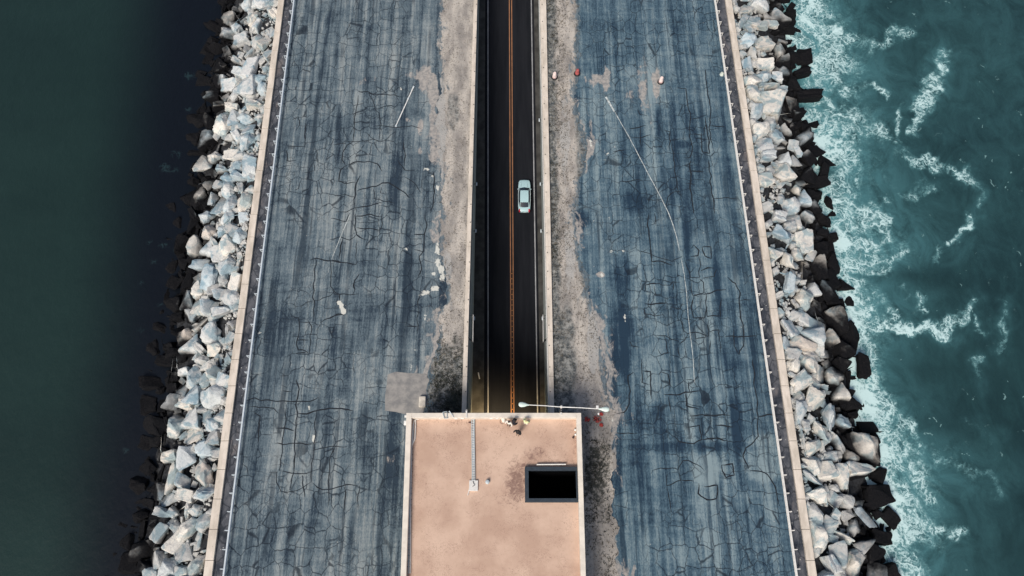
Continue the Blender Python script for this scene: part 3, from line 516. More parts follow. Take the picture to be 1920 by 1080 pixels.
guardrail((1361, 138), (1475, 941), 1, M_GALVW, 'cream-white steel guardrail with short posts beside the right gutter')

# ---------------------------------------------------------------- riprap
SLP = .48
def slope_z(d): return -.35-d*SLP
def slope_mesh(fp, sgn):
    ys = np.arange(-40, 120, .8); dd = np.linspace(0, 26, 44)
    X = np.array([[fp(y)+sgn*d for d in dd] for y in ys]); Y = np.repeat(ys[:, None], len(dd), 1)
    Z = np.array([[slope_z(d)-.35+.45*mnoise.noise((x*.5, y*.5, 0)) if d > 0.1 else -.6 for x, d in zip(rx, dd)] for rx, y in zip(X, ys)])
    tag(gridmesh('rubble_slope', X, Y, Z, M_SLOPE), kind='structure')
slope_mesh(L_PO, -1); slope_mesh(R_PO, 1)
def at_slope(px, py, fp, sgn):
    z = -2.0
    for _ in range(14):
        p = at(px, py, z); z = slope_z(max(0, sgn*(p.x-fp(p.y))))
    return at(px, py, z)
def rock_variant(i):
    bm = bmesh.new(); n = random.randint(12, 20); box = random.random() < .55
    for k in range(n):
        if box: p = Vector([random.choice((-1, 1))*random.uniform(.55, 1) for _ in range(3)]); p *= random.uniform(.75, 1)
        else: p = Vector([random.gauss(0, 1) for _ in range(3)]).normalized()*random.uniform(.85, 1.1)
        bm.verts.new(p)
    r = bmesh.ops.convex_hull(bm, input=bm.verts); 
    bmesh.ops.delete(bm, geom=[g for g in r['geom_interior'] if isinstance(g, bmesh.types.BMVert)], context='VERTS')
    bmesh.ops.dissolve_limit(bm, angle_limit=R(14), verts=bm.verts, edges=bm.edges)
    bmesh.ops.bevel(bm, geom=bm.edges[:], offset=.10, segments=2, affect='EDGES', profile=.6)
    bmesh.ops.triangulate(bm, faces=bm.faces); 
    for _ in range(2):
        le = [e for e in bm.edges if e.calc_length() > .28]
        if le: bmesh.ops.subdivide_edges(bm, edges=le, cuts=1); bmesh.ops.triangulate(bm, faces=bm.faces)
    s = i*13.7
    for v in bm.verts:
        d = mnoise.noise((v.co*1.3)+Vector((s, 0, 0)))*.16+mnoise.noise((v.co*3.0)+Vector((0, s, 0)))*.11+mnoise.noise((v.co*6.5)+Vector((0, s, 0)))*.06
        v.co += v.co.normalized()*d
    xs = [v.co for v in bm.verts]
    for ax in range(3):
        lo = min(v[ax] for v in xs); hi = max(v[ax] for v in xs)
        for v in bm.verts: v.co[ax] = (v.co[ax]-(lo+hi)/2)/((hi-lo)/2)
    bmesh.ops.recalc_face_normals(bm, faces=bm.faces)
    me = bpy.data.meshes.new('boulder'); bm.to_mesh(me); bm.free(); me.materials.append(M_ROCK)
    me.polygons.foreach_set('use_smooth', [True]*len(me.polygons)); me.set_sharp_from_angle(angle=R(32)); return me
VAR = [rock_variant(i) for i in range(26)]
TR_L = [(419, 154, 36, 30), (448, 138, 30, 24), (432, 165, 34, 26), (467, 167, 40, 44), (385, 181, 30, 18, 35), (402, 190, 28, 30), (447, 199, 38, 26), (480, 207, 30, 32), (491, 182, 18, 26), (380, 207, 20, 24), (412, 207, 28, 26), (357, 202, 18, 16), (397, 230, 24, 36, 20), (372, 237, 36, 34), (425, 237, 40, 48), (442, 227, 20, 34), (469, 240, 34, 38), (432, 259, 32, 16), (394, 267, 34, 40), (366, 271, 28, 28), (465, 270, 30, 48), (412, 285, 40, 38), (435, 296, 40, 30), (372, 295, 34, 22), (405, 302, 28, 30), (477, 295, 18, 20), (390, 317, 34, 36), (365, 315, 18, 20), (417, 325, 22, 28), (450, 317, 40, 26, 30), (450, 340, 32, 28), (367, 345, 28, 24), (397, 345, 22, 38, -35), (415, 350, 24, 18), (470, 340, 18, 44), (360, 372, 24, 30, -30), (377, 377, 30, 40, -35), (400, 375, 24, 30), (415, 385, 30, 40), (435, 385, 24, 40), (460, 380, 28, 40), (347, 362, 18, 16), (355, 400, 18, 20),
    (360, 429, 24, 46, -25), (390, 412, 30, 26), (447, 412, 42, 22), (372, 437, 20, 28), (395, 437, 28, 30), (419, 435, 22, 32), (452, 442, 26, 32), (372, 467, 34, 46), (390, 467, 24, 32), (407, 477, 34, 46, 20), (431, 462, 30, 42), (452, 470, 16, 28), (345, 500, 22, 24), (362, 500, 20, 36), (427, 501, 30, 36), (377, 505, 34, 28), (396, 525, 32, 50), (357, 527, 18, 38), (444, 525, 26, 50), (420, 547, 30, 28), (377, 547, 24, 36), (330, 577, 36, 28), (355, 565, 28, 36), (402, 572, 36, 42), (375, 579, 26, 28), (360, 597, 30, 26), (335, 600, 24, 22), (382, 607, 26, 38, -35), (400, 627, 34, 44, -20), (325, 640, 32, 32), (350, 632, 30, 32), (360, 650, 46, 32), (425, 622, 26, 28), (327, 665, 28, 24), (425, 655, 26, 24),
    (312, 684, 32, 26), (335, 694, 22, 42), (355, 687, 34, 34), (382, 677, 32, 22), (367, 709, 32, 42), (389, 714, 20, 34), (412, 697, 36, 34), (325, 728, 26, 24), (344, 732, 24, 40), (367, 742, 36, 34), (402, 744, 46, 42), (325, 764, 30, 46, -15), (352, 764, 30, 30), (335, 799, 38, 46), (360, 787, 38, 36), (390, 782, 18, 36), (417, 779, 26, 28), (367, 814, 46, 26, 25), (315, 824, 24, 36), (277, 832, 32, 24, -25), (332, 842, 46, 44), (402, 822, 26, 26), (297, 854, 34, 30), (355, 859, 34, 42), (390, 844, 38, 30), (304, 889, 32, 44), (330, 897, 26, 58), (352, 899, 36, 32), (387, 897, 34, 60), (302, 927, 28, 36), (350, 927, 44, 30), (282, 940, 28, 22)]
TR_R = [(1452, 149, 26, 26), (1430, 150, 36, 24), (1410, 182, 26, 38), (1442, 170, 42, 24), (1440, 202, 46, 46), (1417, 215, 22, 42), (1465, 210, 28, 28), (1460, 227, 36, 30), (1425, 250, 32, 32), (1455, 262, 30, 36), (1430, 277, 34, 32), (1460, 282, 30, 18), (1482, 275, 26, 32), (1435, 305, 34, 36), (1467, 302, 24, 26), (1485, 290, 24, 30), (1464, 327, 40, 44), (1487, 310, 22, 24), (1435, 347, 28, 36), (1452, 355, 22, 46, 20), (1495, 335, 22, 38), (1485, 360, 36, 22), (1445, 380, 30, 28), (1480, 387, 34, 38), (1498, 378, 30, 30),
    (1455, 417, 30, 40), (1487, 415, 30, 38), (1460, 452, 34, 46, -30), (1479, 432, 26, 24), (1502, 459, 34, 44), (1464, 471, 20, 12), (1494, 482, 24, 30), (1467, 495, 44, 34), (1506, 510, 20, 50, -10), (1534, 506, 28, 46), (1536, 472, 26, 26), (1465, 530, 34, 40), (1486, 545, 16, 34), (1519, 545, 32, 34), (1547, 547, 26, 38), (1475, 572, 34, 46, 30), (1507, 567, 32, 44), (1515, 599, 42, 32, -15), (1477, 607, 26, 50, 25), (1536, 620, 24, 34), (1517, 628, 56, 32, -30), (1502, 649, 50, 30, -25), (1545, 660, 30, 24), (1515, 668, 32, 24), (1535, 582, 20, 38, 30), (1520, 432, 36, 24),
    (1485, 689, 24, 38), (1515, 687, 36, 42), (1537, 694, 24, 46), (1502, 724, 44, 36, 35), (1560, 707, 40, 36), (1567, 739, 32, 32), (1554, 747, 18, 20), (1570, 764, 24, 18), (1499, 774, 26, 42), (1540, 782, 46, 46), (1576, 797, 36, 36), (1530, 814, 34, 42, 20), (1550, 824, 18, 28), (1567, 829, 24, 42, 25), (1502, 827, 16, 42), (1522, 842, 32, 28), (1590, 862, 38, 30), (1554, 862, 30, 24), (1522, 874, 34, 34), (1547, 894, 38, 46), (1572, 899, 30, 54), (1595, 907, 34, 46), (1530, 934, 36, 32), (1550, 928, 14, 16), (1582, 944, 32, 26)]
EXTRA_R = [(1590, 446, 22, 16), (1560, 500, 24, 46), (1575, 560, 30, 46), (1535, 262, 34, 52), (1508, 195, 60, 40), (1545, 310, 34, 26), (1520, 230, 34, 28), (1556, 440, 34, 34), (1553, 470, 24, 50), (1565, 610, 40, 60), (1598, 690, 46, 50), (1610, 740, 40, 40), (1620, 790, 46, 44), (1612, 845, 60, 60), (1610, 900, 60, 60), (1640, 930, 50, 40), (1592, 570, 26, 24), (1534, 350, 34, 30), (1545, 385, 34, 26), (1500, 150, 40, 30)]
TONES = [('cream', (.68, .64, .575)), ('cream', (.71, .68, .62)), ('pale grey', (.63, .64, .625)), ('pale grey', (.57, .60, .60)), ('blue-grey', (.50, .565, .59)), ('tan', (.62, .555, .49))]
rocks = []      # side, x, y, rx, ry, rotz, traced
def add_side(side, fp, sgn, traced, dmax):
    loc = []
    for e in traced:
        p = at_slope(e[0], e[1], fp, sgn); sx = FP/ (p.y*st-(p.z-HC)*ct)
        rx = e[2]/sx/2; ry = e[3]/sx/2*1.02; loc.append([p.x, p.y, rx*1.04, ry*1.04, R(e[4]) if len(e) > 4 else random.uniform(-.25, .25)])
    for r, tries in ((1.4, 900), (1.15, 2400), (.9, 3500), (.66, 6500), (.45, 6500)):
        for _ in range(tries):
            y = random.uniform(-6, 98); d = random.uniform(.35, dmax+1.0); x = fp(y)+sgn*d; q = r*random.uniform(.85, 1.15); ok = True
            for l in loc:
                dx = abs(x-l[0]); 
                if dx > 3: continue
                dy = abs(y-l[1])
                if dy > 3: continue
                ml = (l[2]+l[3])/2
                if dx*dx+dy*dy < ((.77 if r > .6 else .70)*(ml+q))**2: ok = False; break
            if d < q*.75: ok = False
            if q < .7 and random.random() < .12: ok = False
            if ok: a = random.uniform(.78, 1.3); loc.append([x, y, q*a, q/a, random.uniform(-math.pi, math.pi)])
    for l in loc: rocks.append([side]+l)
add_side('left', L_PO, -1, TR_L, 12.0); add_side('right', R_PO, 1, TR_R+EXTRA_R, 11.2)
def score(r):
    px, py = proj(r[1], r[2], -3); vis = 1 if -20 < py < 1100 else .01
    if 120 < py < 960: vis = 1.6
    return r[3]*r[4]*vis
for sd_ in ('left', 'right'): pass
rocks.sort(key=score, reverse=True)
def place_rock(r, k):
    side, x, y, rx, ry, a = r; fp = L_PO if side == 'left' else R_PO; sgn = -1 if side == 'left' else 1
    d = sgn*(x-fp(y)); m = min(rx, ry); zz = slope_z(max(0, d))+m*.30-.15+random.uniform(-.10, .15)*m
    T = Matrix.Translation((x, y, zz)) @ Matrix.Rotation(a, 4, 'Z') @ Matrix.Rotation(random.uniform(-.22, .22), 4, 'X') @ Matrix.Rotation(random.uniform(-.22, .22), 4, 'Y')
    return T, (rx*1.07, ry*1.07, m*random.uniform(.85, 1.1)), d, zz
ORD = ['first', 'second', 'third', 'fourth', 'fifth', 'sixth', 'seventh', 'eighth', 'ninth', 'tenth', 'eleventh', 'twelfth', 'thirteenth', 'fourteenth', 'fifteenth', 'sixteenth', 'seventeenth', 'eighteenth', 'nineteenth', 'twentieth']
LEV = [(150, 'topmost stretch'), (250, 'level with the white pole'), (335, 'just above the blue car'), (405, 'level with the blue car'), (500, 'just below the blue car'), (600, 'halfway down'), (700, 'above the repair patch'), (772, 'level with the repair patch'), (870, 'level with the rooftop people'), (960, 'level with the shaft'), (5000, 'bottommost stretch')]
indiv = rocks[:300]; rest = rocks[300:]; recs = []
for k, r in enumerate(indiv):
    T, s, d, zz = place_rock(r, k); o = bpy.data.objects.new('boulder', VAR[k % len(VAR)]); C.objects.link(o); o.matrix_world = T @ Matrix.Diagonal((*s, 1))
    tn, tc = TONES[random.choices(range(6), [3, 3, 3, 3, 1.4, .5])[0]]; j = random.uniform(.92, 1.08); o.color = (tc[0]*j, tc[1]*j, tc[2]*j, 1)
    px, py = proj(r[1], r[2], zz); wet = zz < -3.6
    row = 'nearest the parapet' if d < 3.3 else ('in the middle' if not wet and d < 7.2 else 'by the water')
    lev = [t for lim, t in LEV if py < lim][0]; recs.append((o, r[0], 'wet black' if wet else tn, row, lev, py, px))
byk = {}
for rc in recs: byk.setdefault(rc[1:5], []).append(rc)
for key, L in byk.items():
    L.sort(key=lambda t: t[5]); side, tone, row, lev = key
    for i, rc in enumerate(L):
        o = rc[0]
        if len(L) == 1: lb = f"{tone} boulder {row}, {side} slope, {lev}"
        else: lb = f"{ORD[min(i,19)]} {tone} boulder {row}, {side} slope, {lev}"
        tag(o, lb, 'boulder', f"boulders of the {side} riprap slope")
def joined(name, items, mat, kind='stuff', label=None, cat=None):
    V = []; F = []; n0 = 0
    for me, M in items:
        c = np.empty(len(me.vertices)*3, np.float32); me.vertices.foreach_get('co', c); c = c.reshape(-1, 3); A = np.array(M)
        V.append(c @ A[:3, :3].T + A[:3, 3]); f = np.empty(len(me.loops), np.int32); me.loops.foreach_get('vertex_index', f); F.append(f.reshape(-1, 3)+n0); n0 += len(c)
    V = np.concatenate(V).astype(np.float32); F = np.concatenate(F); me = bpy.data.meshes.new(name); me.vertices.add(len(V)); me.vertices.foreach_set('co', V.ravel())
    me.loops.add(F.size); me.loops.foreach_set('vertex_index', F.ravel().astype(np.int32)); me.polygons.add(len(F)); me.polygons.foreach_set('loop_start', np.arange(0, F.size, 3, dtype=np.int32))
    me.update(calc_edges=True); me.materials.append(mat); me.polygons.foreach_set('use_smooth', [True]*len(me.polygons)); me.set_sharp_from_angle(angle=R(32))
    o = bpy.data.objects.new(name, me); C.objects.link(o); return tag(o, label, cat, kind=kind)
items = []
for k, r in enumerate(rest):
    T, s, d, zz = place_rock(r, k); items.append((VAR[k % len(VAR)], T @ Matrix.Diagonal((*s, 1))))
joined('smaller_boulders', items, M_ROCKS, label='smaller riprap rocks wedged between the big boulders on both slopes', cat='rocks')
# small stones: low-poly chips between the boulders
SM = []
for i in range(8):
    bm = bmesh.new(); bmesh.ops.create_icosphere(bm, subdivisions=1, radius=1)
    for v in bm.verts: v.co *= 1+random.uniform(-.3, .3)
    me = bpy.data.meshes.new('chip'); bm.to_mesh(me); bm.free(); SM.append(me)
for sgn, fp, side in ((-1, L_PO, 'left'), (1, R_PO, 'right')):
    items = []
    for k in range(3800):
        y = random.uniform(-4, 97); d = abs(random.gauss(0, 3.4))+.15
        if d > 9 or mnoise.noise((y*.35, d*.4, sgn*5)) < .08: continue
        s = random.uniform(.08, .22); z = slope_z(d)+random.uniform(-.35, .15)
        M = Matrix.Translation((fp(y)+sgn*d, y, z)) @ Matrix.Rotation(random.uniform(0, 6), 4, 'Z') @ Matrix.Diagonal((s*random.uniform(.7, 1.5), s, s*.7, 1)); items.append((SM[k % 8], M))
    joined('small_stones', items, M_ROCKS, label=f'loose fist-sized stones filling the gaps of the {side} slope', cat='stones')

# ---------------------------------------------------------------- sunken road and trench
YT = [-60, 0, 15, 20, 27, 40, 60, 80, 100, 139, 200]
def wall(fo, fi, sgn, label):
    root = empty('retaining_wall', (0, 0, 0)); tag(root, label, 'retaining wall', 'trench walls beside the sunken road')
    ys = YT; mb = prism(fi if sgn > 0 else fo, fo if sgn > 0 else fi, ys, lambda y: rz(y)-.8, .22); mb.build('wall_face', M_WALLF, root)
    ins = (lambda y: fi(y)-.05*1) if sgn > 0 else (lambda y: fi(y)+.05)
    mb = MB(); y = 20.0
    while y < 190:
        prism(ins if sgn > 0 else fo, fo if sgn > 0 else ins, [y, y+5.97], .225, .40+random.uniform(0, .01), mb); y += 6.0
    mb.build('coping', M_WALLTOP, root, bevel=.02)
    mb = MB(); prism(lambda y: fi(y)-sgn*.14-.05, lambda y: fi(y)-sgn*.14+.05, [20, 190], .02, .10, mb)
    mb.build('handrail_pipe', M_STEELD if sgn < 0 else M_PIPEL, root)
    mb = MB(); y = 24.0
    while y < 96:
        mb.lathe(((fi(y)+fo(y))/2-sgn*.18, y, .39), [(.07, 0), (.07, .06), (.04, .09)], 8); y += 2.9+random.uniform(-.5, .5)
    mb.build('anchor_bolts', M_STEELD, root)
wall(TLo, TLi, -1, 'left wall of the sunken road with a thin pale coping'); wall(TRo, TRi, 1, 'right wall of the sunken road with a wide cream coping and bolts')
def roadstrip(name, fa, fb, mat, dz, ya=-60, yb=200, kind='structure'):
    ys = [y for y in YT if ya < y < yb]+[ya, yb]; ys.sort(); mb = MB(); vs = []
    for y in ys: vs += [(fa(y), y, rz(y)+dz), (fb(y), y, rz(y)+dz)]
    mb.add(vs, [(2*i, 2*i+1, 2*i+3, 2*i+2) for i in range(len(ys)-1)]); return tag(mb.build(name, mat, recalc=False), kind=kind)
KL = lineroad((909.5, 138), (907.5, 760)); KR = lineroad((1003, 138), (1013, 760))
roadstrip('road', KL, KR, M_ROAD, 0)
wl = lineroad((915, 138), (915.2, 760)); wr = lineroad((998.2, 138), (1007.8, 760)); yc = lineroad((957.8, 138), (961, 760))
mb = MB()
def mark(name, f, wd, mat, dz=.004, off=0):
    roadstrip(name, lambda y: f(y)+off-wd/2, lambda y: f(y)+off+wd/2, mat, dz)
mark('edge_line', wl, .15, M_LINEW); mark('edge_line', wr, .16, M_LINEW); mark('centre_line', yc, .14, M_LINEY, off=-.19); mark('centre_line', yc, .14, M_LINEY, off=.19)
mb = MB(); prism(lambda y: TLi(y)+.002, KL, YT, lambda y: rz(y)-.3, lambda y: rz(y)+.35, mb); tag(mb.build('walkway', M_WALK), kind='structure')
mb = MB(); prism(KR, lambda y: TRi(y)-.002, YT, lambda y: rz(y)-.3, lambda y: rz(y)+.35, mb); tag(mb.build('walkway', M_WALK), kind='structure')
mb = MB()
yy = 21.0
while yy < 45:                                    # raised pavement studs between the yellow lines
    mb.box((yc(yy), yy, rz(yy)+.012), (.10, .14, .024)); yy += .8
o = mb.build('road_studs', plain('amber_stud', (.5, .22, .06), .3)); tag(o, 'amber studs between the double yellow lines by the tunnel mouth', 'road studs', kind='stuff')
# wall lamps
def wlamp(px, py, left, nm):
    z = rz(at(px, py, -6).y)+4.5; y = at(px, py, z).y; f = TLi if left else TRi; s = 1 if left else -1
    t = empty('wall_lamp', (f(y), y, z)); side = 'left' if left else 'right'; tag(t, nm, 'lamp', 'lamps on the trench walls')
    mb = MB(); mb.box((s*.12, 0, 0), (.24, .12, .12)); mb.build('bracket', M_STEELD, t)
    mb = MB(); mb.tube([(s*.32, -.28, 0), (s*.32, -.2, 0), (s*.32, .2, 0), (s*.32, .28, 0)], [.06, .11, .11, .06], 10); mb.build('housing', M_GALV, t, smooth=True)
wlamp(896, 345, True, 'small grey lamp on the left trench wall level with the front of the blue car'); wlamp(896, 433, True, 'small grey lamp on the left trench wall just below the blue car'); wlamp(893, 597, True, 'small grey lamp on the left trench wall beside the standoff pipe')
wlamp(1015, 225, False, 'topmost small grey lamp on the right trench wall'); wlamp(1018, 345, False, 'small grey lamp on the right trench wall level with the car bonnet'); wlamp(1019, 433, False, 'small grey lamp on the right trench wall just below the blue car'); wlamp(1022, 597, False, 'small grey lamp on the right trench wall beside the standoff pipe')
for left in (True, False):
    y0, y1 = at(887, 642, -.3).y, at(887, 590, -.3).y; f = TLi if left else TRi; s = 1 if left else -1; t = empty('standoff_pipe', (f(y0), y0, -.3))
    tag(t, f"thin pale pipe held off the {'left' if left else 'right'} trench wall by a dark bracket", 'pipe', 'standoff pipes in the trench')
    mb = MB(); mb.tube([(s*.62, 0, 0), (s*.60, y1-y0, 0)], .045, 8); mb.build('pipe', M_PIPEL, t)
    mb = MB(); mb.tube([(0, .7, -.05), (s*.62, 0, 0)], .09, 6); mb.build('bracket', M_BLACK, t)
    mb = MB(); mb.tube([(0, y1-y0-.1, -.05), (s*.62, y1-y0-.1, 0)], .03, 6); mb.build('bracket', M_STEELD, t)
p = at_road(897, 700); q = at_road(899.5, 712); mb = MB(); mb.tube([(0, 0, 0), (q.x-p.x, q.y-p.y, q.z-p.z)], .09, 8)
o = mb.build('white_tube', M_WHITE, loc=(p.x, p.y, p.z+.45)); tag(o, 'short white tube lying on the left walkway near the tunnel mouth', 'tube')

# ---------------------------------------------------------------- portal building
ZR, ZP = 6.1, 7.0
c1 = at(762, 774, ZP); c2 = at(1089.5, 774, ZP); d1 = at(756, 941, ZP); d2 = at(1094.5, 941, ZP)
YF = (c1.y+c2.y)/2; YB = -12.0
fL = lambda y: c1.x+(d1.x-c1.x)/(d1.y-c1.y)*(y-c1.y); fR = lambda y: c2.x+(d2.x-c2.x)/(d2.y-c2.y)*(y-c2.y)
TH = .58; TW = .60
bld = empty('portal_building', ((c1.x+c2.x)/2, (YF+YB)/2, 0)); tag(bld, 'flat tan-roofed building over the tunnel mouth with a pale parapet', 'building'); B0 = bld.location
def bb(mb, name, mats, **k):
    mb.v = [(a-B0.x, b-B0.y, c-B0.z) for a, b, c in mb.v]; return mb.build(name, mats, bld, **k)
mb = MB(); prism(lambda y: fL(y)+.06, lambda y: fL(y)+.36, [YB+.06, YF-.06], 0, ZR-.1, mb); prism(lambda y: fR(y)-.36, lambda y: fR(y)-.06, [YB+.06, YF-.06], 0, ZR-.1, mb)
prism(lambda y: fL(y)+.37, lambda y: fR(y)-.37, [YF-.36, YF-.06], 0, ZR-.1, mb); prism(lambda y: fL(y)+.37, lambda y: fR(y)-.37, [YB+.06, YB+.36], 0, ZR-.1, mb); bb(mb, 'wall', M_BWALL)
mb = MB(); prism(lambda y: TLi(y)-.3, lambda y: TRi(y)+.3, [YF-1.2, YF-.06], -8.6, -.01, mb); bb(mb, 'portal_lintel', M_WALLF)
mb = MB(); prism(lambda y: TLi(y)-.3, lambda y: TRi(y)+.3, [YB-20, YF-1.25], -9.2, -8.7, mb); bb(mb, 'tunnel_ceiling', M_WALLF)
# shaft: top frame a little above the roof at the lower right
sx0 = at(984, 875, ZR+.5).x; sy1 = at(984, 875, ZR+.5).y; sy0 = at(984, 941.5, ZR+.5).y; sx1 = at(1084, 905, ZR+.5).x; TS = .42
# roof as a gravel sheet with a hole for the shaft
xs = np.unique(np.concatenate([np.linspace(-13.5, sx0+.2, 80), np.linspace(sx0+.2, sx1+1.5, 30)])); ys = np.unique(np.concatenate([np.linspace(YB+.2, sy0+.1, 30), np.linspace(sy0+.1, sy1-.1, 24), np.linspace(sy1-.1, YF-.2, 60)]))
X, Y = np.meshgrid(xs, ys); xl = np.array([fL(y)+.2 for y in ys]); xr = np.array([fR(y)-.2 for y in ys])
u = (X-X.min())/(X.max()-X.min())
X = np.clip(X, xl[:, None], xr[:, None]); Z = np.full_like(X, ZR)
px, py = projn(X, Y, Z); stn = np.maximum.reduce([.78*ell(px, py, 970, 905, 22, 42, .8), .45*ell(px, py, 950, 930, 22, 20, .8), .52*ell(px, py, 1002, 852, 22, 16, .8), .55*ell(px, py, 1078, 832, 7, 24, .8), .45*ell(px, py, 1040, 868, 60, 8, .6), .35*ell(px, py, 860, 790, 90, 8, .6), .9*ell(px, py, 982, 872, 4, 4, .3), .3*ell(px, py, 776, 870, 10, 90, .6), .35*ell(px, py, 1075, 795, 10, 16), .22*ell(px, py, 815, 820, 22, 14)])
rf = gridmesh('roof_surface', X-B0.x, Y-B0.y, Z-B0.z, M_ROOF, {'stain': stn}, bld)
bm = bmesh.new(); bm.from_mesh(rf.data); kill = [f for f in bm.faces if f.calc_area() < 1e-5 or (f.calc_center_median().x+B0.x > sx0+.2 and sy0+.1 < f.calc_center_median().y+B0.y < sy1-.1)]
bmesh.ops.delete(bm, geom=kill, context='FACES'); bm.to_mesh(rf.data); bm.free()
mb = MB(); prism(lambda y: fL(y), lambda y: fL(y)+TW, [YB, YF], ZR-.09, ZP, mb); bb(mb, 'parapet', M_ROOFPAR, bevel=.03)
mb = MB(); prism(lambda y: fR(y)-TW*.92, lambda y: fR(y), [YB, YF], ZR-.09, ZP, mb); bb(mb, 'parapet', M_ROOFPAR, bevel=.03)
mb = MB(); prism(lambda y: fL(y)+TW+.002, lambda y: fR(y)-TW*.92-.002, [YF-TH, YF-.001], ZR-.09, ZP-.003, mb); bb(mb, 'parapet', M_ROOFPAR, bevel=.03)
mb = MB(); prism(lambda y: fL(y)+TW+.002, lambda y: fR(y)-TW*.92-.002, [YB+.001, YB+TH], ZR-.09, ZP-.003, mb); bb(mb, 'parapet', M_ROOFPAR, bevel=.03)
sh = empty('ventilation_shaft', ((sx0+sx1)/2, (sy0+sy1)/2, ZR)); tag(sh, 'large rectangular open shaft with black interior and slate-blue rim on the roof', 'shaft'); S0 = sh.location
def sb(mb, name, mat, **k): mb.v = [(a-S0.x, b-S0.y, c-S0.z) for a, b, c in mb.v]; return mb.build(name, mat, sh, **k)
mb = MB(); zt = ZR+.5; xe = fR((sy0+sy1)/2)-TW*.92-.03
mb.box(((sx0+xe)/2, sy1-TS/2, ZR+.24), (xe-sx0, TS, .54)); mb.box(((sx0+xe)/2, sy0+TS/2, ZR+.24), (xe-sx0, TS, .54)); mb.box((sx0+TS/2, (sy0+sy1)/2, ZR+.241), (TS, sy1-sy0-2*TS-.004, .54)); mb.box((xe-.08, (sy0+sy1)/2, ZR+.241), (.16, sy1-sy0-2*TS-.004, .54))
sb(mb, 'rim', M_FRAME, bevel=.02)
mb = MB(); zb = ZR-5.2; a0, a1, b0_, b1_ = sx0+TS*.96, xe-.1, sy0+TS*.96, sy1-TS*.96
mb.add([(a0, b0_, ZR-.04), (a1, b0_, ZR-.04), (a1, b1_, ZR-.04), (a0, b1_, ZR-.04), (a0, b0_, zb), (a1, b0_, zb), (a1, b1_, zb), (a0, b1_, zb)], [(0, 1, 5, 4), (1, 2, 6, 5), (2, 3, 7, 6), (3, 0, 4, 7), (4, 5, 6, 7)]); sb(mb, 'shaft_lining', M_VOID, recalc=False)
# loose bar above the shaft
p = at(1006, 871, ZR+.3); q = at(1061, 870.5, ZR+.3); mb = MB(); mb.tube([(0, 0, 0), (q.x-p.x, q.y-p.y, 0)], .075, 8); mb.box((.3, 0, -.15), (.1, .1, .3)); mb.box(((q.x-p.x)-.3, 0, -.15), (.1, .1, .3))
tag(mb.build('metal_bar', M_PIPEL, loc=p), 'pale straight metal bar along the upper edge of the black shaft', 'bar')
# conduit run with junction box
def roofpt(px, py, dz=0): return at(px, py, ZR+dz)
t = empty('cable_tray', roofpt(887, 845)); tag(t, 'straight grey cable tray running down the middle of the tan roof', 'cable tray'); o0 = t.location
p = roofpt(886.5, 785, .2)-o0; q = roofpt(888, 903, .2)-o0
mb = MB(); 
for s in (-.15, .15): mb.tube([p+Vector((s, 0, 0)), q+Vector((s, 0, 0))], .05, 6)
mb.box((p+q)/2+Vector((0, 0, -.04)), (.24, (p-q).length, .05)); mb.build('tray', M_PIPE, t)
mb = MB()
for k in range(26): c = p+(q-p)*((k+.5)/26); mb.box(c+Vector((0, 0, .03)), (.26, .07, .05))
mb.build('rungs', M_PIPEL, t)
o = roofpt(888, 911); mb = MB(); mb.box((0, 0, .12), (.98, 1.15, .24)); 
t = empty('junction_box', o); tag(t, 'square cream box at the lower end of the grey cable tray', 'junction box'); mb.build('box', M_PIPEL, t, bevel=.02)
mb = MB(); mb.tube([(-.05, .5, .3), (.02, .2, .32), (.15, .05, .3), (-.1, -.1, .27)], .03, 6); mb.build('cable', M_STEELD, t)
p = roofpt(880.5, 916, .1); mb = MB(); mb.tube([(.1, .25, 0), (-.02, 0, .02), (-.2, -.75, 0)], .045, 6); tag(mb.build('bent_pipe', M_WHITE, loc=p), 'short bent white pipe beside the square cream box', 'pipe')
p = roofpt(914, 904); mb = MB(); mb.lathe((0, 0, 0), [(.24, 0), (.24, .2), (.16, .22), (.16, .4), (.2, .42), (.0, .46)], 14); tag(mb.build('roof_vent', M_PIPE, loc=p, smooth=True), 'small round grey vent cap on the open tan roof', 'vent')
p = roofpt(882, 792, .05); mb = MB(); mb.box((0, 0, 0), (.42, .13, .12)); tag(mb.build('timber_offcut', plain('dark_wood', (.07, .03, .028), .8), loc=p, bevel=.015), 'short dark red-brown block beside the top of the cable tray', 'block')
# corner conduits
t = empty('conduit_bundle', roofpt(775, 830)); tag(t, 'bundle of pale bent conduits along the left parapet of the roof', 'conduits'); o0 = t.location
def cpath(L, z): return [roofpt(a, b, z)-o0 for a, b in L]
for L, r_, m_ in (([(786, 785.5), (781, 786), (777, 789), (774.5, 796), (773.5, 812), (772.5, 830), (772, 845), (770, 941), (769, 1075)], .055, M_PIPEL), ([(779, 787), (779, 800), (778, 822), (774, 832), (771.5, 838)], .07, M_PIPEL), ([(776, 788), (775.5, 800), (775, 818), (773, 833)], .04, M_PIPE), ([(770.5, 790), (770.5, 840), (768, 941), (766, 1075)], .05, M_PIPE)):
    mb = MB(); mb.tube(cpath(L, .15), r_, 8); mb.build('conduit', m_, t, smooth=True)
mb = MB()
for k in range(22): yv = 842+k*10.5; c = roofpt(771.3-(yv-842)*.022, yv, .1)-o0; mb.box(c, (.34, .10, .1))
mb.build('clamps', M_STEELD, t)
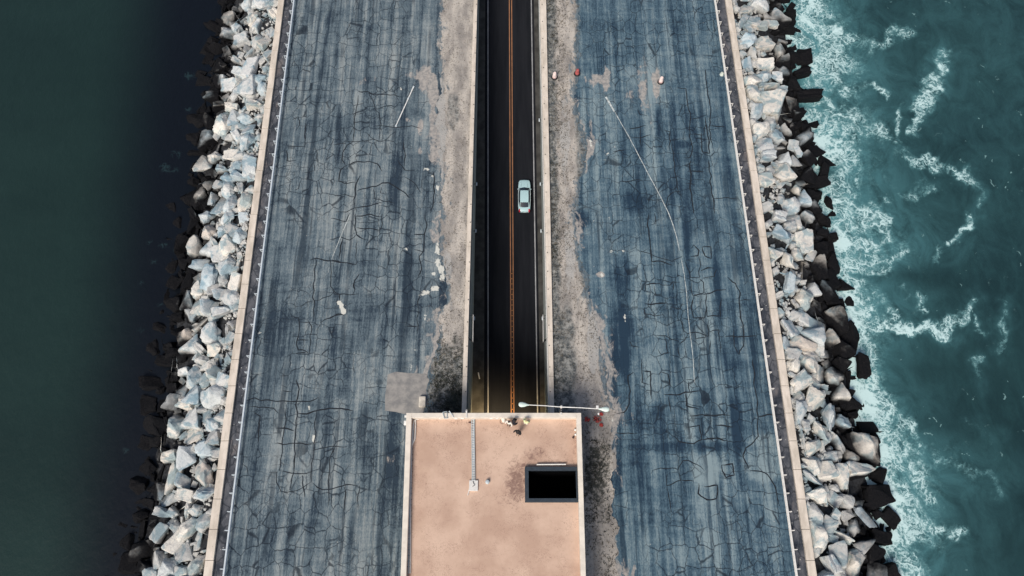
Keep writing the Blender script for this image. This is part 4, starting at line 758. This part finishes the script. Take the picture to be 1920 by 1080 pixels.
# antennas and bits on the front parapet
def top(px, py, dz=0): return at(px, py, ZP+dz)
t = empty('antenna_bracket', top(835, 780)); tag(t, 'grey lattice bracket with thin rods on the front parapet near its left end', 'bracket'); o0 = t.location
mb = MB()
for a, b in (((830, 773), (833, 784)), ((838, 771.5), (838, 784)), ((830, 773), (838, 771.5)), ((833, 784), (840, 784)), ((836, 772), (838, 771))): mb.tube([top(*a, .12)-o0, top(*b, .12)-o0], .045, 6)
mb.build('frame', M_PIPE, t); mb = MB(); mb.tube([top(842, 770.5, .3)-o0, top(846, 776, .2)-o0, top(851, 783, .05)-o0], [.07, .05, .03], 6); mb.build('rod', M_GALV, t)
for i, (a, lb) in enumerate(((874.5, 'pale bracket strapped over the front parapet above the cable tray'), (1052, 'small pale strap over the front parapet below the street lamp'))):
    p = top(a, 777.5); mb = MB(); mb.box((0, .1, .05), (.17, .95 if i == 0 else .3, .10)); mb.box((0, .5, -.15), (.15, .10, .5)); tag(mb.build('strap_bracket', M_GALVW, loc=p, bevel=.01), lb, 'bracket')
for a, b, wd, lb in ((855, 785, .38, 'small white pad against the front parapet right of the lattice bracket'), (867, 784.5, .40, 'small white pad against the front parapet above the roof middle'), (921, 784.5, .34, 'small white pad against the front parapet left of the white bag'), (932, 784.6, .28, 'narrow white pad against the front parapet next to the white bag'), (825, 785, .12, 'tiny white clip against the front parapet left of the lattice bracket')):
    p = roofpt(a, b, .6); mb = MB(); mb.box((0, 0, 0), (wd, .14, .18)); tag(mb.build('wall_pad', M_WHITE, loc=p, bevel=.02), lb, 'pad', 'white pads along the front parapet')
for a, b, lb in ((1078.5, 806, 'upper pale round fitting on the right parapet wall'), (1079, 815, 'lower bright round fitting on the right parapet wall')):
    p = roofpt(a, b, .2); mb = MB(); mb.lathe((0, 0, 0), [(.02, -.14), (.12, -.1), (.14, 0), (.1, .1), (.02, .13)], 10); tag(mb.build('wall_fitting', M_WHITE, loc=p, smooth=True), lb, 'fitting')
p = roofpt(1075, 820, .12); mb = MB(); mb.lathe((0, 0, 0), [(.05, -.1), (.14, -.05), (.12, .07), (.03, .12)], 7); tag(mb.build('dark_weed', plain('dark_plant', (.05, .03, .03), .9), loc=p), 'small dark clump of weed at the right parapet', 'weed')
for a, b, side in ((760, 797, 'left'),):
    p = at(758.2, 797, 5.5); p.x = fL(p.y)-.12; mb = MB(); mb.box((0, 0, 0), (.34, .5, .3)); mb.box((-.02, .75, .1), (.22, .25, .2)); tag(mb.build('wall_box', M_WHITE, loc=p+Vector((0, 0, 1.1)), bevel=.02), 'white box fixed outside the left parapet of the roof', 'box')

# tunnel mouth lamps (the photo shows their warm glow)
for i, (fx, lb) in enumerate(((.10, 'left'), (.5, 'middle'), (.9, 'right'))):
    x = TLi(YF)+(TRi(YF)-TLi(YF))*fx; t = empty('tunnel_lamp', (x, YF+.15, -8.9)); tag(t, f'{lb} warm lamp glowing in the tunnel mouth under the building', 'lamp', 'lamps in the tunnel mouth')
    mb = MB(); mb.box((0, -.1, .12), (.9, .35, .16)); mb.build('housing', M_STEELD, t)
    mb = MB(); mb.box((0, -.1, 0), (.8, .28, .06)); mb.build('diffuser', emis('lamp_glow', (1, .72, .38), 14), t)
    ld = bpy.data.lights.new('tunnel_light', 'SPOT'); lo = bpy.data.objects.new('tunnel_light', ld); C.objects.link(lo); lo.parent = t; ld.energy = (4200, 2800, 2200)[i]; ld.color = (1, .70, .36); ld.shadow_soft_size = .3; ld.spot_size = R(115); ld.spot_blend = 1
    lo.location = (0, .2, -.15); lo.rotation_euler = (R(22), 0, 0)

# double-armed street lamp in front of the building
hub = at(1055, 763.2, 9.2); e1 = at(980, 758.5, 9.6); e2 = at(1136, 767.3, 9.6); base = Vector((at(1052.5, 770, 9.2).x, hub.y-.0, .0))
t = empty('street_lamp', (base.x, base.y, 0)); tag(t, 'white street lamp with two long opposite arms in front of the building', 'street lamp')
rel = lambda v: v-Vector((base.x, base.y, 0))
mb = MB(); mb.lathe((0, 0, 0), [(.26, 0), (.26, .08), (.13, .12), (.12, 4), (.09, 9.3), (.05, 9.36)], 12); mb.build('pole', M_STEELD, t, smooth=True)
hh = Vector((0, 0, 9.25))
for e, s in ((e1, 1), (e2, -1)):
    d = rel(e)-hh; end = hh+d*.86; dirn = d.normalized()
    mb = MB(); mb.tube([hh, hh+d*.4+Vector((0, 0, .12)), end], [.06, .052, .045], 10); mb.build('arm', M_WHITE, t, smooth=True)
    L = .98 if s > 0 else .98; r_ = Vector((-dirn.y, dirn.x, 0)).normalized(); rings = []
    for k, (u_, w_, hgt) in enumerate([(-.1, .07, .05), (.12, .12, .08), (.35, .22, .13), (.7, .29, .16), (.95, .25, .13), (1.06, .12, .06)]):
        c = end+dirn*(u_*1.0); rings.append([c+r_*(w_*math.cos(g))+Vector((0, 0, 1))*(hgt*math.sin(g)) for g in [2*math.pi*j/12 for j in range(12)]])
    lm = MB(); lm.loft(rings); hd = lm.build('lamp_head', plain('lamp_head_green', (.66, .78, .72), .4, var=.05), t, smooth=True)
    lm = MB(); lm.loft([[(p_.x, p_.y, p_.z-.09) for p_ in rr] for rr in rings[2:5]]); lm.build('lens', plain('lamp_glass', (.5, .55, .55), .15), hd, smooth=True)
mb = MB(); mb.lathe((0, 0, 9.12), [(.14, 0), (.17, .1), (.14, .3), (.05, .34)], 10); mb.build('hub', M_GALVW, t, smooth=True)
mb = MB(); c = rel(at(1120, 763.8, 9.6)); mb.box(c, (.28, .38, .2)); mb.box(c+Vector((.1, -.75, 0)), (.16, .22, .14)); mb.build('sensor', M_WHITE, t, bevel=.02)

# ---------------------------------------------------------------- things on the decks
p = at(792, 753.5, .25); mb = MB(); mb.box((0, 0, .25), (.84, 1.35, .5)); tag(mb.build('concrete_block', plain('cream_block', (.62, .57, .49), .85, var=.1), loc=(p.x, p.y, .015), bevel=.09), 'cream rounded concrete block on the square grey repair patch', 'block')
a = at(775.5, 163, .1); b = at(742.5, 236, .1); t = empty('lying_pole', (a+b)/2); tag(t, 'long thin white pole lying slantwise on the left deck', 'pole'); m_ = (a+b)/2
mb = MB(); mb.tube([a-m_, (a-m_)*.4, (b-m_)*.3, b-m_], [.10, .085, .085, .08], 10); mb.build('shaft', M_WHITE, t, smooth=True)
for e in (a, b, a*.7+b*.3): 
    mb = MB(); d = (b-a).normalized(); c = e-m_; mb.tube([c-d*.12, c+d*.12], .135, 10); mb.build('collar', M_GALV, t)
def drum(px, py, mat, h, lb, tilt):
    p = at(px, py, 0); t = empty('traffic_drum', (p.x, p.y, .03)); tag(t, lb, 'traffic drum', 'traffic drums at the far end of the decks')
    mb = MB(); mb.lathe((0, 0, 0), [(.47, 0), (.50, .05), (.47, .16), (.36, .2), (.3, .16)], 20); mb.build('rubber_base', M_BLACK, t, smooth=True)
    mb = MB(); mb.lathe((0, 0, .1), [(.33, 0), (.32, h*.3), (.285, h*.31), (.28, h*.6), (.25, h*.62), (.24, h*.93), (.18, h)], 18); o = mb.build('body', mat, t, smooth=True)
    mb = MB(); mb.box((0, 0, .1+h+.05), (.2, .05, .1)); mb.build('handle', mat, t, bevel=.01)
    mb = MB(); mb.lathe((0, 0, .1), [(.325, h*.05), (.325, h*.22)], 18); mb.build('stripe', M_RED, o)
drum(1039.5, 146, M_DRUM, 1.1, 'white traffic drum on a black base beside the right trench wall', 0); drum(1082, 139, M_RED, .9, 'red traffic drum on a black base on the right verge', 0); drum(1238.5, 154.5, M_DRUM, 1.1, 'white and pink traffic drum on a pale patch of the right deck', 0)
p = at(1353, 140, 0); t = empty('white_bucket', p); tag(t, 'upturned pale bucket against the right guardrail at the top', 'bucket'); mb = MB(); mb.lathe((0, 0, 0), [(.3, 0), (.29, .05), (.22, .4), (.2, .42)], 14); mb.build('shell', plain('greenish_white', (.62, .68, .6), .5), t, smooth=True); mb = MB(); mb.tube([(-.28, 0, .06), (-.2, -.3, .03), (.2, -.3, .03), (.28, 0, .06)], .02, 6); mb.build('handle', M_GALV, t)
# red flowers right of the building
M_PET = plain('red_petals', (.50, .06, .05), .7, var=.2, scale=8); M_LEAF = plain('dark_leaves', (.03, .045, .03), .8, var=.4)
for i, (a, b, s, lb) in enumerate(((1101, 787, .30, 'leftmost small clump of red flowers on the verge beside the roof corner'), (1120, 786, .46, 'largest clump of red flowers on the verge below the lamp head'), (1127.5, 797.5, .22, 'lowest tiny clump of red flowers on the verge'), (1127, 777, .2, 'tiny red clump nearest the right lamp head'))):
    p = at(a, b, .05); t = empty('flower_clump', p); tag(t, lb, 'flowers', 'red flower clumps on the right verge'); mb = MB(); ml = MB()
    for k in range(26):
        g = random.uniform(0, 6.28); r_ = s*math.sqrt(random.random()); c = Vector((r_*math.cos(g), r_*math.sin(g), random.uniform(.08, .2))); d = .07
        for j in range(4):
            h_ = j*math.pi/2+g; mb.add([c, c+Vector((d*math.cos(h_), d*math.sin(h_), .03)), c+Vector((d*1.3*math.cos(h_+.6), d*1.3*math.sin(h_+.6), .01)), c+Vector((d*math.cos(h_+1.2), d*math.sin(h_+1.2), .03))], [(0, 1, 2, 3)])
        if k < 18: g2 = random.uniform(0, 6.28); e = Vector((s*1.15*math.cos(g2), s*1.15*math.sin(g2), .03)); ml.add([c*.5, e, e+Vector((.06, .05, .03)), c*.5+Vector((.03, .03, .05))], [(0, 1, 2, 3)])
    mb.build('petals', M_PET, t, recalc=False); ml.build('leaves', M_LEAF, t, recalc=False)
# dry grass and weeds on the verges (uncountable)
def grass(name, n_, sampler, mat, label, hmin, hmax):
    mb = MB(); V = []; F = []; k = 0
    for _ in range(n_):
        c = sampler()
        if c is None: continue
        for j in range(5):
            g = random.uniform(0, 6.28); h = random.uniform(hmin, hmax); l = h*random.uniform(.5, 1.3); w_ = random.uniform(.012, .03); dx, dy = math.cos(g), math.sin(g); i0 = len(V)
            V += [(c[0]-dy*w_, c[1]+dx*w_, .01), (c[0]+dy*w_, c[1]-dx*w_, .01), (c[0]+dx*l, c[1]+dy*l, h)]; F.append((i0, i0+1, i0+2))
    me = bpy.data.meshes.new(name); me.from_pydata(V, [], F); me.materials.append(mat); o = bpy.data.objects.new(name, me); C.objects.link(o); tag(o, label, 'grass', kind='stuff')
def samp(fa, fb, dens, ya=-4, yb=96):
    def s():
        y = random.uniform(ya, yb); x = fa(y)+(fb(y)-fa(y))*random.random(); px, py = proj(x, y, 0); q = dens(px, py)*(.35+1.3*max(0, mnoise.noise((x*.6, y*.4, 2))+.3))
        return (x, y) if random.random() < q else None
    return s
M_GR1 = plain('dry_grass_blades', (.16, .14, .11), .9, var=.5, scale=2); M_GR2 = plain('dark_weed_blades', (.035, .042, .03), .9, var=.5, scale=2)
grass('dry_grass', 14000, samp(TRo, vR, lambda px, py: .5 if px < 1065 or py > 520 else .25), M_GR1, 'thin dry grass on the verge right of the trench', .06, .22)
grass('dry_grass', 9000, samp(vL, TLo, lambda px, py: .3 if py < 620 else .7, 20.5), M_GR1, 'thin dry grass on the verge left of the trench', .05, .18)
def dR(px, py):
    return max(1.0 if 825 < py < 980 and px > 1096 and px < 1143 else .12 if py > 800 else 0, .35*max(0, 1-abs(px-1040)/22))
grass('dark_weeds', 16000, samp(TRo, vR, dR), M_GR2, 'dark green weeds beside the right side of the building', .08, .32)
grass('dark_weeds', 5000, samp(vL, TLo, lambda px, py: max(0, min(1, (py-640)/90))*(1 if px > 815 else .3), 20.5, 40), M_GR2, 'dark weeds on the left verge next to the building front', .08, .28)

# ---------------------------------------------------------------- the car
def car():
    p = at_road(983, 370.5); y = p.y; pitch = math.atan(.12); t = empty('car', (p.x, p.y, rz(p.y)+.01)); t.rotation_euler = (pitch, 0, R(-.4)); tag(t, 'pale turquoise saloon car driving up the right lane of the sunken road', 'car')
    paint = NT('car_paint'); paint.out((.40, .585, .63), .35, .0, .5); paint.b.inputs['Coat Weight'].default_value = .4; paint = paint.m
    glass = plain('car_glass', (.012, .02, .035), .12, 0, .05, spec=.6); trim = plain('car_trim', (.02, .02, .022), .6); wh = plain('pillar_trim', (.72, .76, .78), .4)
    def ring(y, hw, zb, zt, cr=.16):        # rounded section in the xz plane
        return [(-hw*.93, y, zb), (-hw, y, zb+.15), (-hw, y, zt-cr*.7), (-hw*.95, y, zt-cr*.2), (-hw*.72, y, zt), (0, y, zt+.03), (hw*.72, y, zt), (hw*.95, y, zt-cr*.2), (hw, y, zt-cr*.7), (hw, y, zb+.15), (hw*.93, y, zb)]
    S = [(2.66, .45, .32, .60), (2.60, .66, .26, .68), (2.45, .80, .22, .74), (2.2, .88, .2, .80), (1.7, .93, .2, .87), (1.0, .945, .2, .93), (.2, .95, .2, .95), (-.8, .95, .2, .97), (-1.6, .94, .2, 1.0), (-2.1, .90, .22, .98), (-2.4, .84, .25, .93), (-2.56, .74, .3, .85), (-2.62, .58, .38, .72)]
    mb = MB(); mb.loft([ring(*s) for s in S]); body = mb.build('body', paint, t, smooth=True)
    mb = MB()
    for s in (-1, 1): mb.tube([(s*.45, 2.2, .80), (s*.5, 1.4, .93)], .012, 4)
    mb.build('bonnet_seam', trim, body)
    # greenhouse: glass shell, roof panel on top
    B = [(1.12, .70), (.95, .80), (-.9, .80), (-1.75, .66)]
    mb = MB(); w0 = [( .98, .98), (-1.80, .98)]
    # windscreen
    mb.add([(-.78, 1.18, .93), (0, 1.32, .94), (.78, 1.18, .93), (.62, .50, 1.37), (0, .58, 1.40), (-.62, .50, 1.37)], [(0, 1, 4, 5), (1, 2, 3, 4)]); mb.build('windscreen', glass, t, smooth=True)
    mb = MB(); mb.add([(-.66, -1.92, 1.0), (0, -2.0, 1.01), (.66, -1.92, 1.0), (.60, -1.22, 1.36), (0, -1.2, 1.39), (-.60, -1.22, 1.36)], [(0, 5, 4, 1), (1, 4, 3, 2)]); mb.build('rear_window', glass, t, smooth=True)
    for s in (-1, 1):
        mb = MB(); mb.add([(s*.83, 1.12, .95), (s*.63, .50, 1.365), (s*.63, -1.22, 1.355), (s*.72, -1.90, 1.0), (s*.86, -.8, .98), (s*.86, .3, .96)], [(0, 1, 2, 3, 4, 5)]); mb.build('side_window', glass, t)
        mb = MB(); mb.tube([(s*.66, -1.98, 1.01), (s*.62, -1.22, 1.38)], .035, 6); mb.tube([(s*.80, 1.2, .94), (s*.63, .5, 1.38)], .035, 6); mb.build('pillar', paint, t)
        mb = MB(); mb.tube([(s*.88, 1.2, .945), (s*.925, .3, .965), (s*.92, -.8, .985), (s*.80, -1.9, 1.01)], .022, 6); mb.build('window_trim', wh, t)
        mb = MB(); mb.loft([[(s*.45, 2.50+dy, z) for dy, z in ((0, .55), (.04, .6), (0, .68), (-.1, .6))], [(s*.76, 2.36+dy, z) for dy, z in ((0, .55), (.05, .62), (0, .72), (-.12, .62))], [(s*.86, 2.08+dy, z) for dy, z in ((0, .6), (.05, .66), (0, .76), (-.1, .68))]]); mb.build('headlight', plain('headlight_glass', (.6, .68, .72), .15), t, smooth=True)
        mb = MB(); mb.loft([[(s*x, y_, z) for x, z in ((.60+o_, .66), (.84+o_*.4, .72), (.80, .97), (.62, .95))] for y_, o_ in ((-2.66, 0), (-2.35, .05), (-2.2, .1))]); mb.build('taillight', plain('red_lens', (.48, .02, .04), .25), t)
        mb = MB(); mb.loft([[(s*(.93+x), .95+y_, .98+z) for y_, z in ((-.06, 0), (.05, 0), (.06, .12), (-.05, .12))] for x in (0, .06, .12)]); mb.build('mirror', paint, t, bevel=.02)
        for yw in (1.62, -1.55):
            wq = empty('wheel'); wq.parent = t; wq.location = (s*.83, yw, .33)
            mb = MB(); pr = [(.2, -.11), (.31, -.11), (.33, -.07), (.33, .07), (.31, .11), (.2, .11)]; rings = [[(x, r_*math.cos(g), r_*math.sin(g)) for r_, x in pr] for g in [2*math.pi*j/20 for j in range(21)]]; mb.loft(rings, False); mb.build('tyre', M_BLACK, wq, smooth=True)
            mb = MB(); mb.tube([(-.08, 0, 0), (.09, 0, 0)], .2, 14); mb.build('rim', M_GALV, wq)
    mb = MB(); rr = []
    for yy_, hw, z in ((.62, .56, 1.385), (.45, .645, 1.415), (-.3, .66, 1.445), (-1.1, .645, 1.42), (-1.30, .58, 1.375)): rr.append([(-hw, yy_, z-.07), (-hw*.93, yy_, z), (0, yy_, z+.02), (hw*.93, yy_, z), (hw, yy_, z-.07)])
    mb.loft(rr); mb.build('roof', paint, t, smooth=True)
    mb = MB(); mb.box((0, -2.63, .62), (.5, .03, .12)); mb.build('number_plate', wh, t); mb = MB(); mb.box((0, 2.6, .42), (.9, .16, .16)); mb.build('grille', trim, t)
car()

# ---------------------------------------------------------------- people on the roof
SKIN = plain('skin', (.50, .32, .24), .6, var=.05)
def skinned(name, pts, edges, rad, mat, parent, root=0, sub=2):
    me = bpy.data.meshes.new(name); me.from_pydata(pts, edges, []); o = bpy.data.objects.new(name, me); C.objects.link(o); o.parent = parent; me.materials.append(mat)
    m = o.modifiers.new('skin', 'SKIN'); m.use_smooth_shade = True
    if not me.skin_vertices: me.skin_vertices.new()
    L = me.skin_vertices[0].data
    for i, r_ in enumerate(rad): L[i].radius = (r_, r_)
    L[root].use_root = True; s_ = o.modifiers.new('sub', 'SUBSURF'); s_.levels = sub; s_.render_levels = sub; return o
def person(px, py, face, top_m, leg_m, hair_m, arms, label, lean=0.0, hat=None):
    p = roofpt(px, py); t = empty('person', (p.x, p.y, ZR), face); t.scale = (1.15, 1.15, 1.12); tag(t, label, 'person', 'people standing on the tan roof')
    P = {}; E = []; Rr = {}
    def j(n_, x, y, z, r_, par=None):
        P[n_] = (x, y+lean*max(0, z-.95), z); Rr[n_] = r_
        if par: E.append((par, n_))
    j('pel', 0, 0, .95, .13); j('sp', 0, .0, 1.12, .12, 'pel'); j('ch', 0, .0, 1.34, .135, 'sp'); j('nk', 0, .01, 1.48, .06, 'ch'); j('hd0', 0, .02, 1.58, .085, 'nk'); j('hd1', 0, .03, 1.69, .09, 'hd0'); j('nose', 0, .135, 1.62, .014, 'hd0')
    for s, sd in ((-1, 'l'), (1, 'r')):
        j('ear'+sd, s*.09, .02, 1.62, .015, 'hd0')
        A = arms[0 if s < 0 else 1]; j('sh'+sd, s*.18, 0, 1.41, .065, 'ch'); j('el'+sd, s*A[0], A[1], A[2], .048, 'sh'+sd); j('wr'+sd, s*A[3], A[4], A[5], .033, 'el'+sd)
        ex, ey, ez = P['el'+sd]; wx, wy, wz = P['wr'+sd]; D = (Vector((wx, wy, wz))-Vector((ex, ey, ez))).normalized(); W = Vector((wx, wy, wz)); S_ = D.cross(Vector((0, 0, 1))); S_ = S_.normalized() if S_.length > .05 else Vector((1, 0, 0))
        pm = W+D*.07; P['pm'+sd] = tuple(pm); Rr['pm'+sd] = .026; E.append(('wr'+sd, 'pm'+sd))
        for f, (o_, ln) in enumerate(((-.036, .075), (-.012, .088), (.012, .082), (.036, .066))):
            a_ = pm+S_*o_+D*.03; b_ = a_+D*ln*.6+Vector((0, 0, -.015)); P[f'f{f}a'+sd] = tuple(a_); P[f'f{f}b'+sd] = tuple(b_); Rr[f'f{f}a'+sd] = .009; Rr[f'f{f}b'+sd] = .007; E += [('pm'+sd, f'f{f}a'+sd), (f'f{f}a'+sd, f'f{f}b'+sd)]
        a_ = W+D*.03-S_*.045*s; P['th'+sd] = tuple(a_); Rr['th'+sd] = .010; E.append(('wr'+sd, 'th'+sd))
        j('hp'+sd, s*.09, 0, .88, .09, 'pel'); j('kn'+sd, s*.10, .03, .50, .06, 'hp'+sd); j('an'+sd, s*.11, 0, .09, .042, 'kn'+sd); j('to'+sd, s*.12, .15, .04, .035, 'an'+sd)
    K = list(P); ix = {k: i for i, k in enumerate(K)}
    body = skinned('body', [P[k] for k in K], [(ix[a], ix[b]) for a, b in E], [Rr[k] for k in K], SKIN, t)
    def sub(nm, keys, ed, rad, mat, root=0): q = {k: i for i, k in enumerate(keys)}; return skinned(nm, [P[k] for k in keys], [(q[a], q[b]) for a, b in ed], rad, mat, t, root)
    sub('jacket', ['pel', 'sp', 'ch', 'shl', 'ell', 'wrl', 'shr', 'elr', 'wrr'], [('pel', 'sp'), ('sp', 'ch'), ('ch', 'shl'), ('shl', 'ell'), ('ell', 'wrl'), ('ch', 'shr'), ('shr', 'elr'), ('elr', 'wrr')], [.19, .19, .21, .12, .09, .07, .12, .09, .07], top_m)
    sub('trousers', ['pel', 'hpl', 'knl', 'anl', 'hpr', 'knr', 'anr'], [('pel', 'hpl'), ('hpl', 'knl'), ('knl', 'anl'), ('pel', 'hpr'), ('hpr', 'knr'), ('knr', 'anr')], [.15, .115, .085, .07, .115, .085, .07], leg_m)
    for sd in 'lr':
        a_ = Vector(P['an'+sd]); skinned('shoe', [tuple(a_+Vector((0, -.04, -.04))), tuple(a_+Vector((0, .1, -.045))), tuple(a_+Vector((0, .2, -.05)))], [(0, 1), (1, 2)], [.05, .05, .038], M_BLACK, t)
    h1 = Vector(P['hd1']); mb = MB(); n_ = 12; rings = []
    for k in range(5):
        el = R(-5+k*22); rings.append([h1+Vector((.115*math.cos(el)*math.cos(g), -.015+.125*math.cos(el)*math.sin(g), .02+.12*math.sin(el))) for g in [2*math.pi*q/n_ for q in range(n_)]])
    mb.loft(rings); mb.build('hat' if hat else 'hair', hair_m, t, smooth=True)
    for s in (-1, 1): mb = MB(); mb.lathe((h1.x+s*.035, h1.y+.088, h1.z-.04), [(.0, -.012), (.013, 0), (.0, .012)], 8); mb.build('eye', M_BLACK, t)
    mb = MB(); mb.box((h1.x, h1.y+.098, h1.z-.13), (.045, .012, .012)); mb.build('mouth', plain('lips', (.35, .14, .12), .6), t)
    return t
CB = plain('black_cloth', (.010, .011, .013), .9); CW = plain('white_cloth', (.78, .74, .66), .8, var=.1); CY = plain('yellow_cloth', (.74, .76, .42), .8, var=.1); CD = plain('navy_cloth', (.012, .014, .022), .9); HB = plain('dark_hair', (.02, .016, .014), .8); HF = plain('blond_hair', (.45, .36, .2), .8); CJ = plain('denim', (.05, .07, .10), .9)
outw = (.30, .06, 1.20, .26, .26, 1.14); holdp = (.30, .12, 1.16, .12, .36, 1.14); down = (.30, -.02, 1.14, .30, .08, .90); wide = (.34, .04, 1.26, .42, .24, 1.22)
person(971.5, 814, R(160), CB, CB, HB, (outw, wide), 'person all in black standing apart, arms held out, below the others')
person(986, 795.5, R(-20), CY, CW, HF, (holdp, outw), 'person in pale yellow clothes leaning over the front parapet')
person(954.5, 797, R(150), CW, CD, HB, (wide, outw), 'person in a white top and dark trousers with arms spread')
person(963, 795.5, R(-80), CD, CD, HB, (holdp, holdp), 'person in dark navy clothes close behind the one in white', .12)
p = roofpt(944.3, 787, .3); t = empty('white_bag', (p.x, p.y, ZR)); tag(t, 'white bag with a thin dark strap looping on the roof by the parapet', 'bag'); mb = MB()
rings = []
for z, r_ in ((.0, .2), (.06, .27), (.3, .29), (.5, .24), (.62, .12), (.66, .05)): rings.append([(r_*.9*math.cos(g)*(1+.08*math.sin(3*g)), r_*1.15*math.sin(g), z) for g in [2*math.pi*q/14 for q in range(14)]])
mb.loft(rings); mb.build('sack', CW, t, smooth=True); mb = MB(); mb.tube([(-.2, .25, .4), (-.38, .1, .1), (-.42, -.15, .04), (-.3, -.38, .04), (-.1, -.42, .04), (.0, -.25, .2)], .022, 6); mb.build('strap', plain('brown_strap', (.12, .07, .05), .8), t)
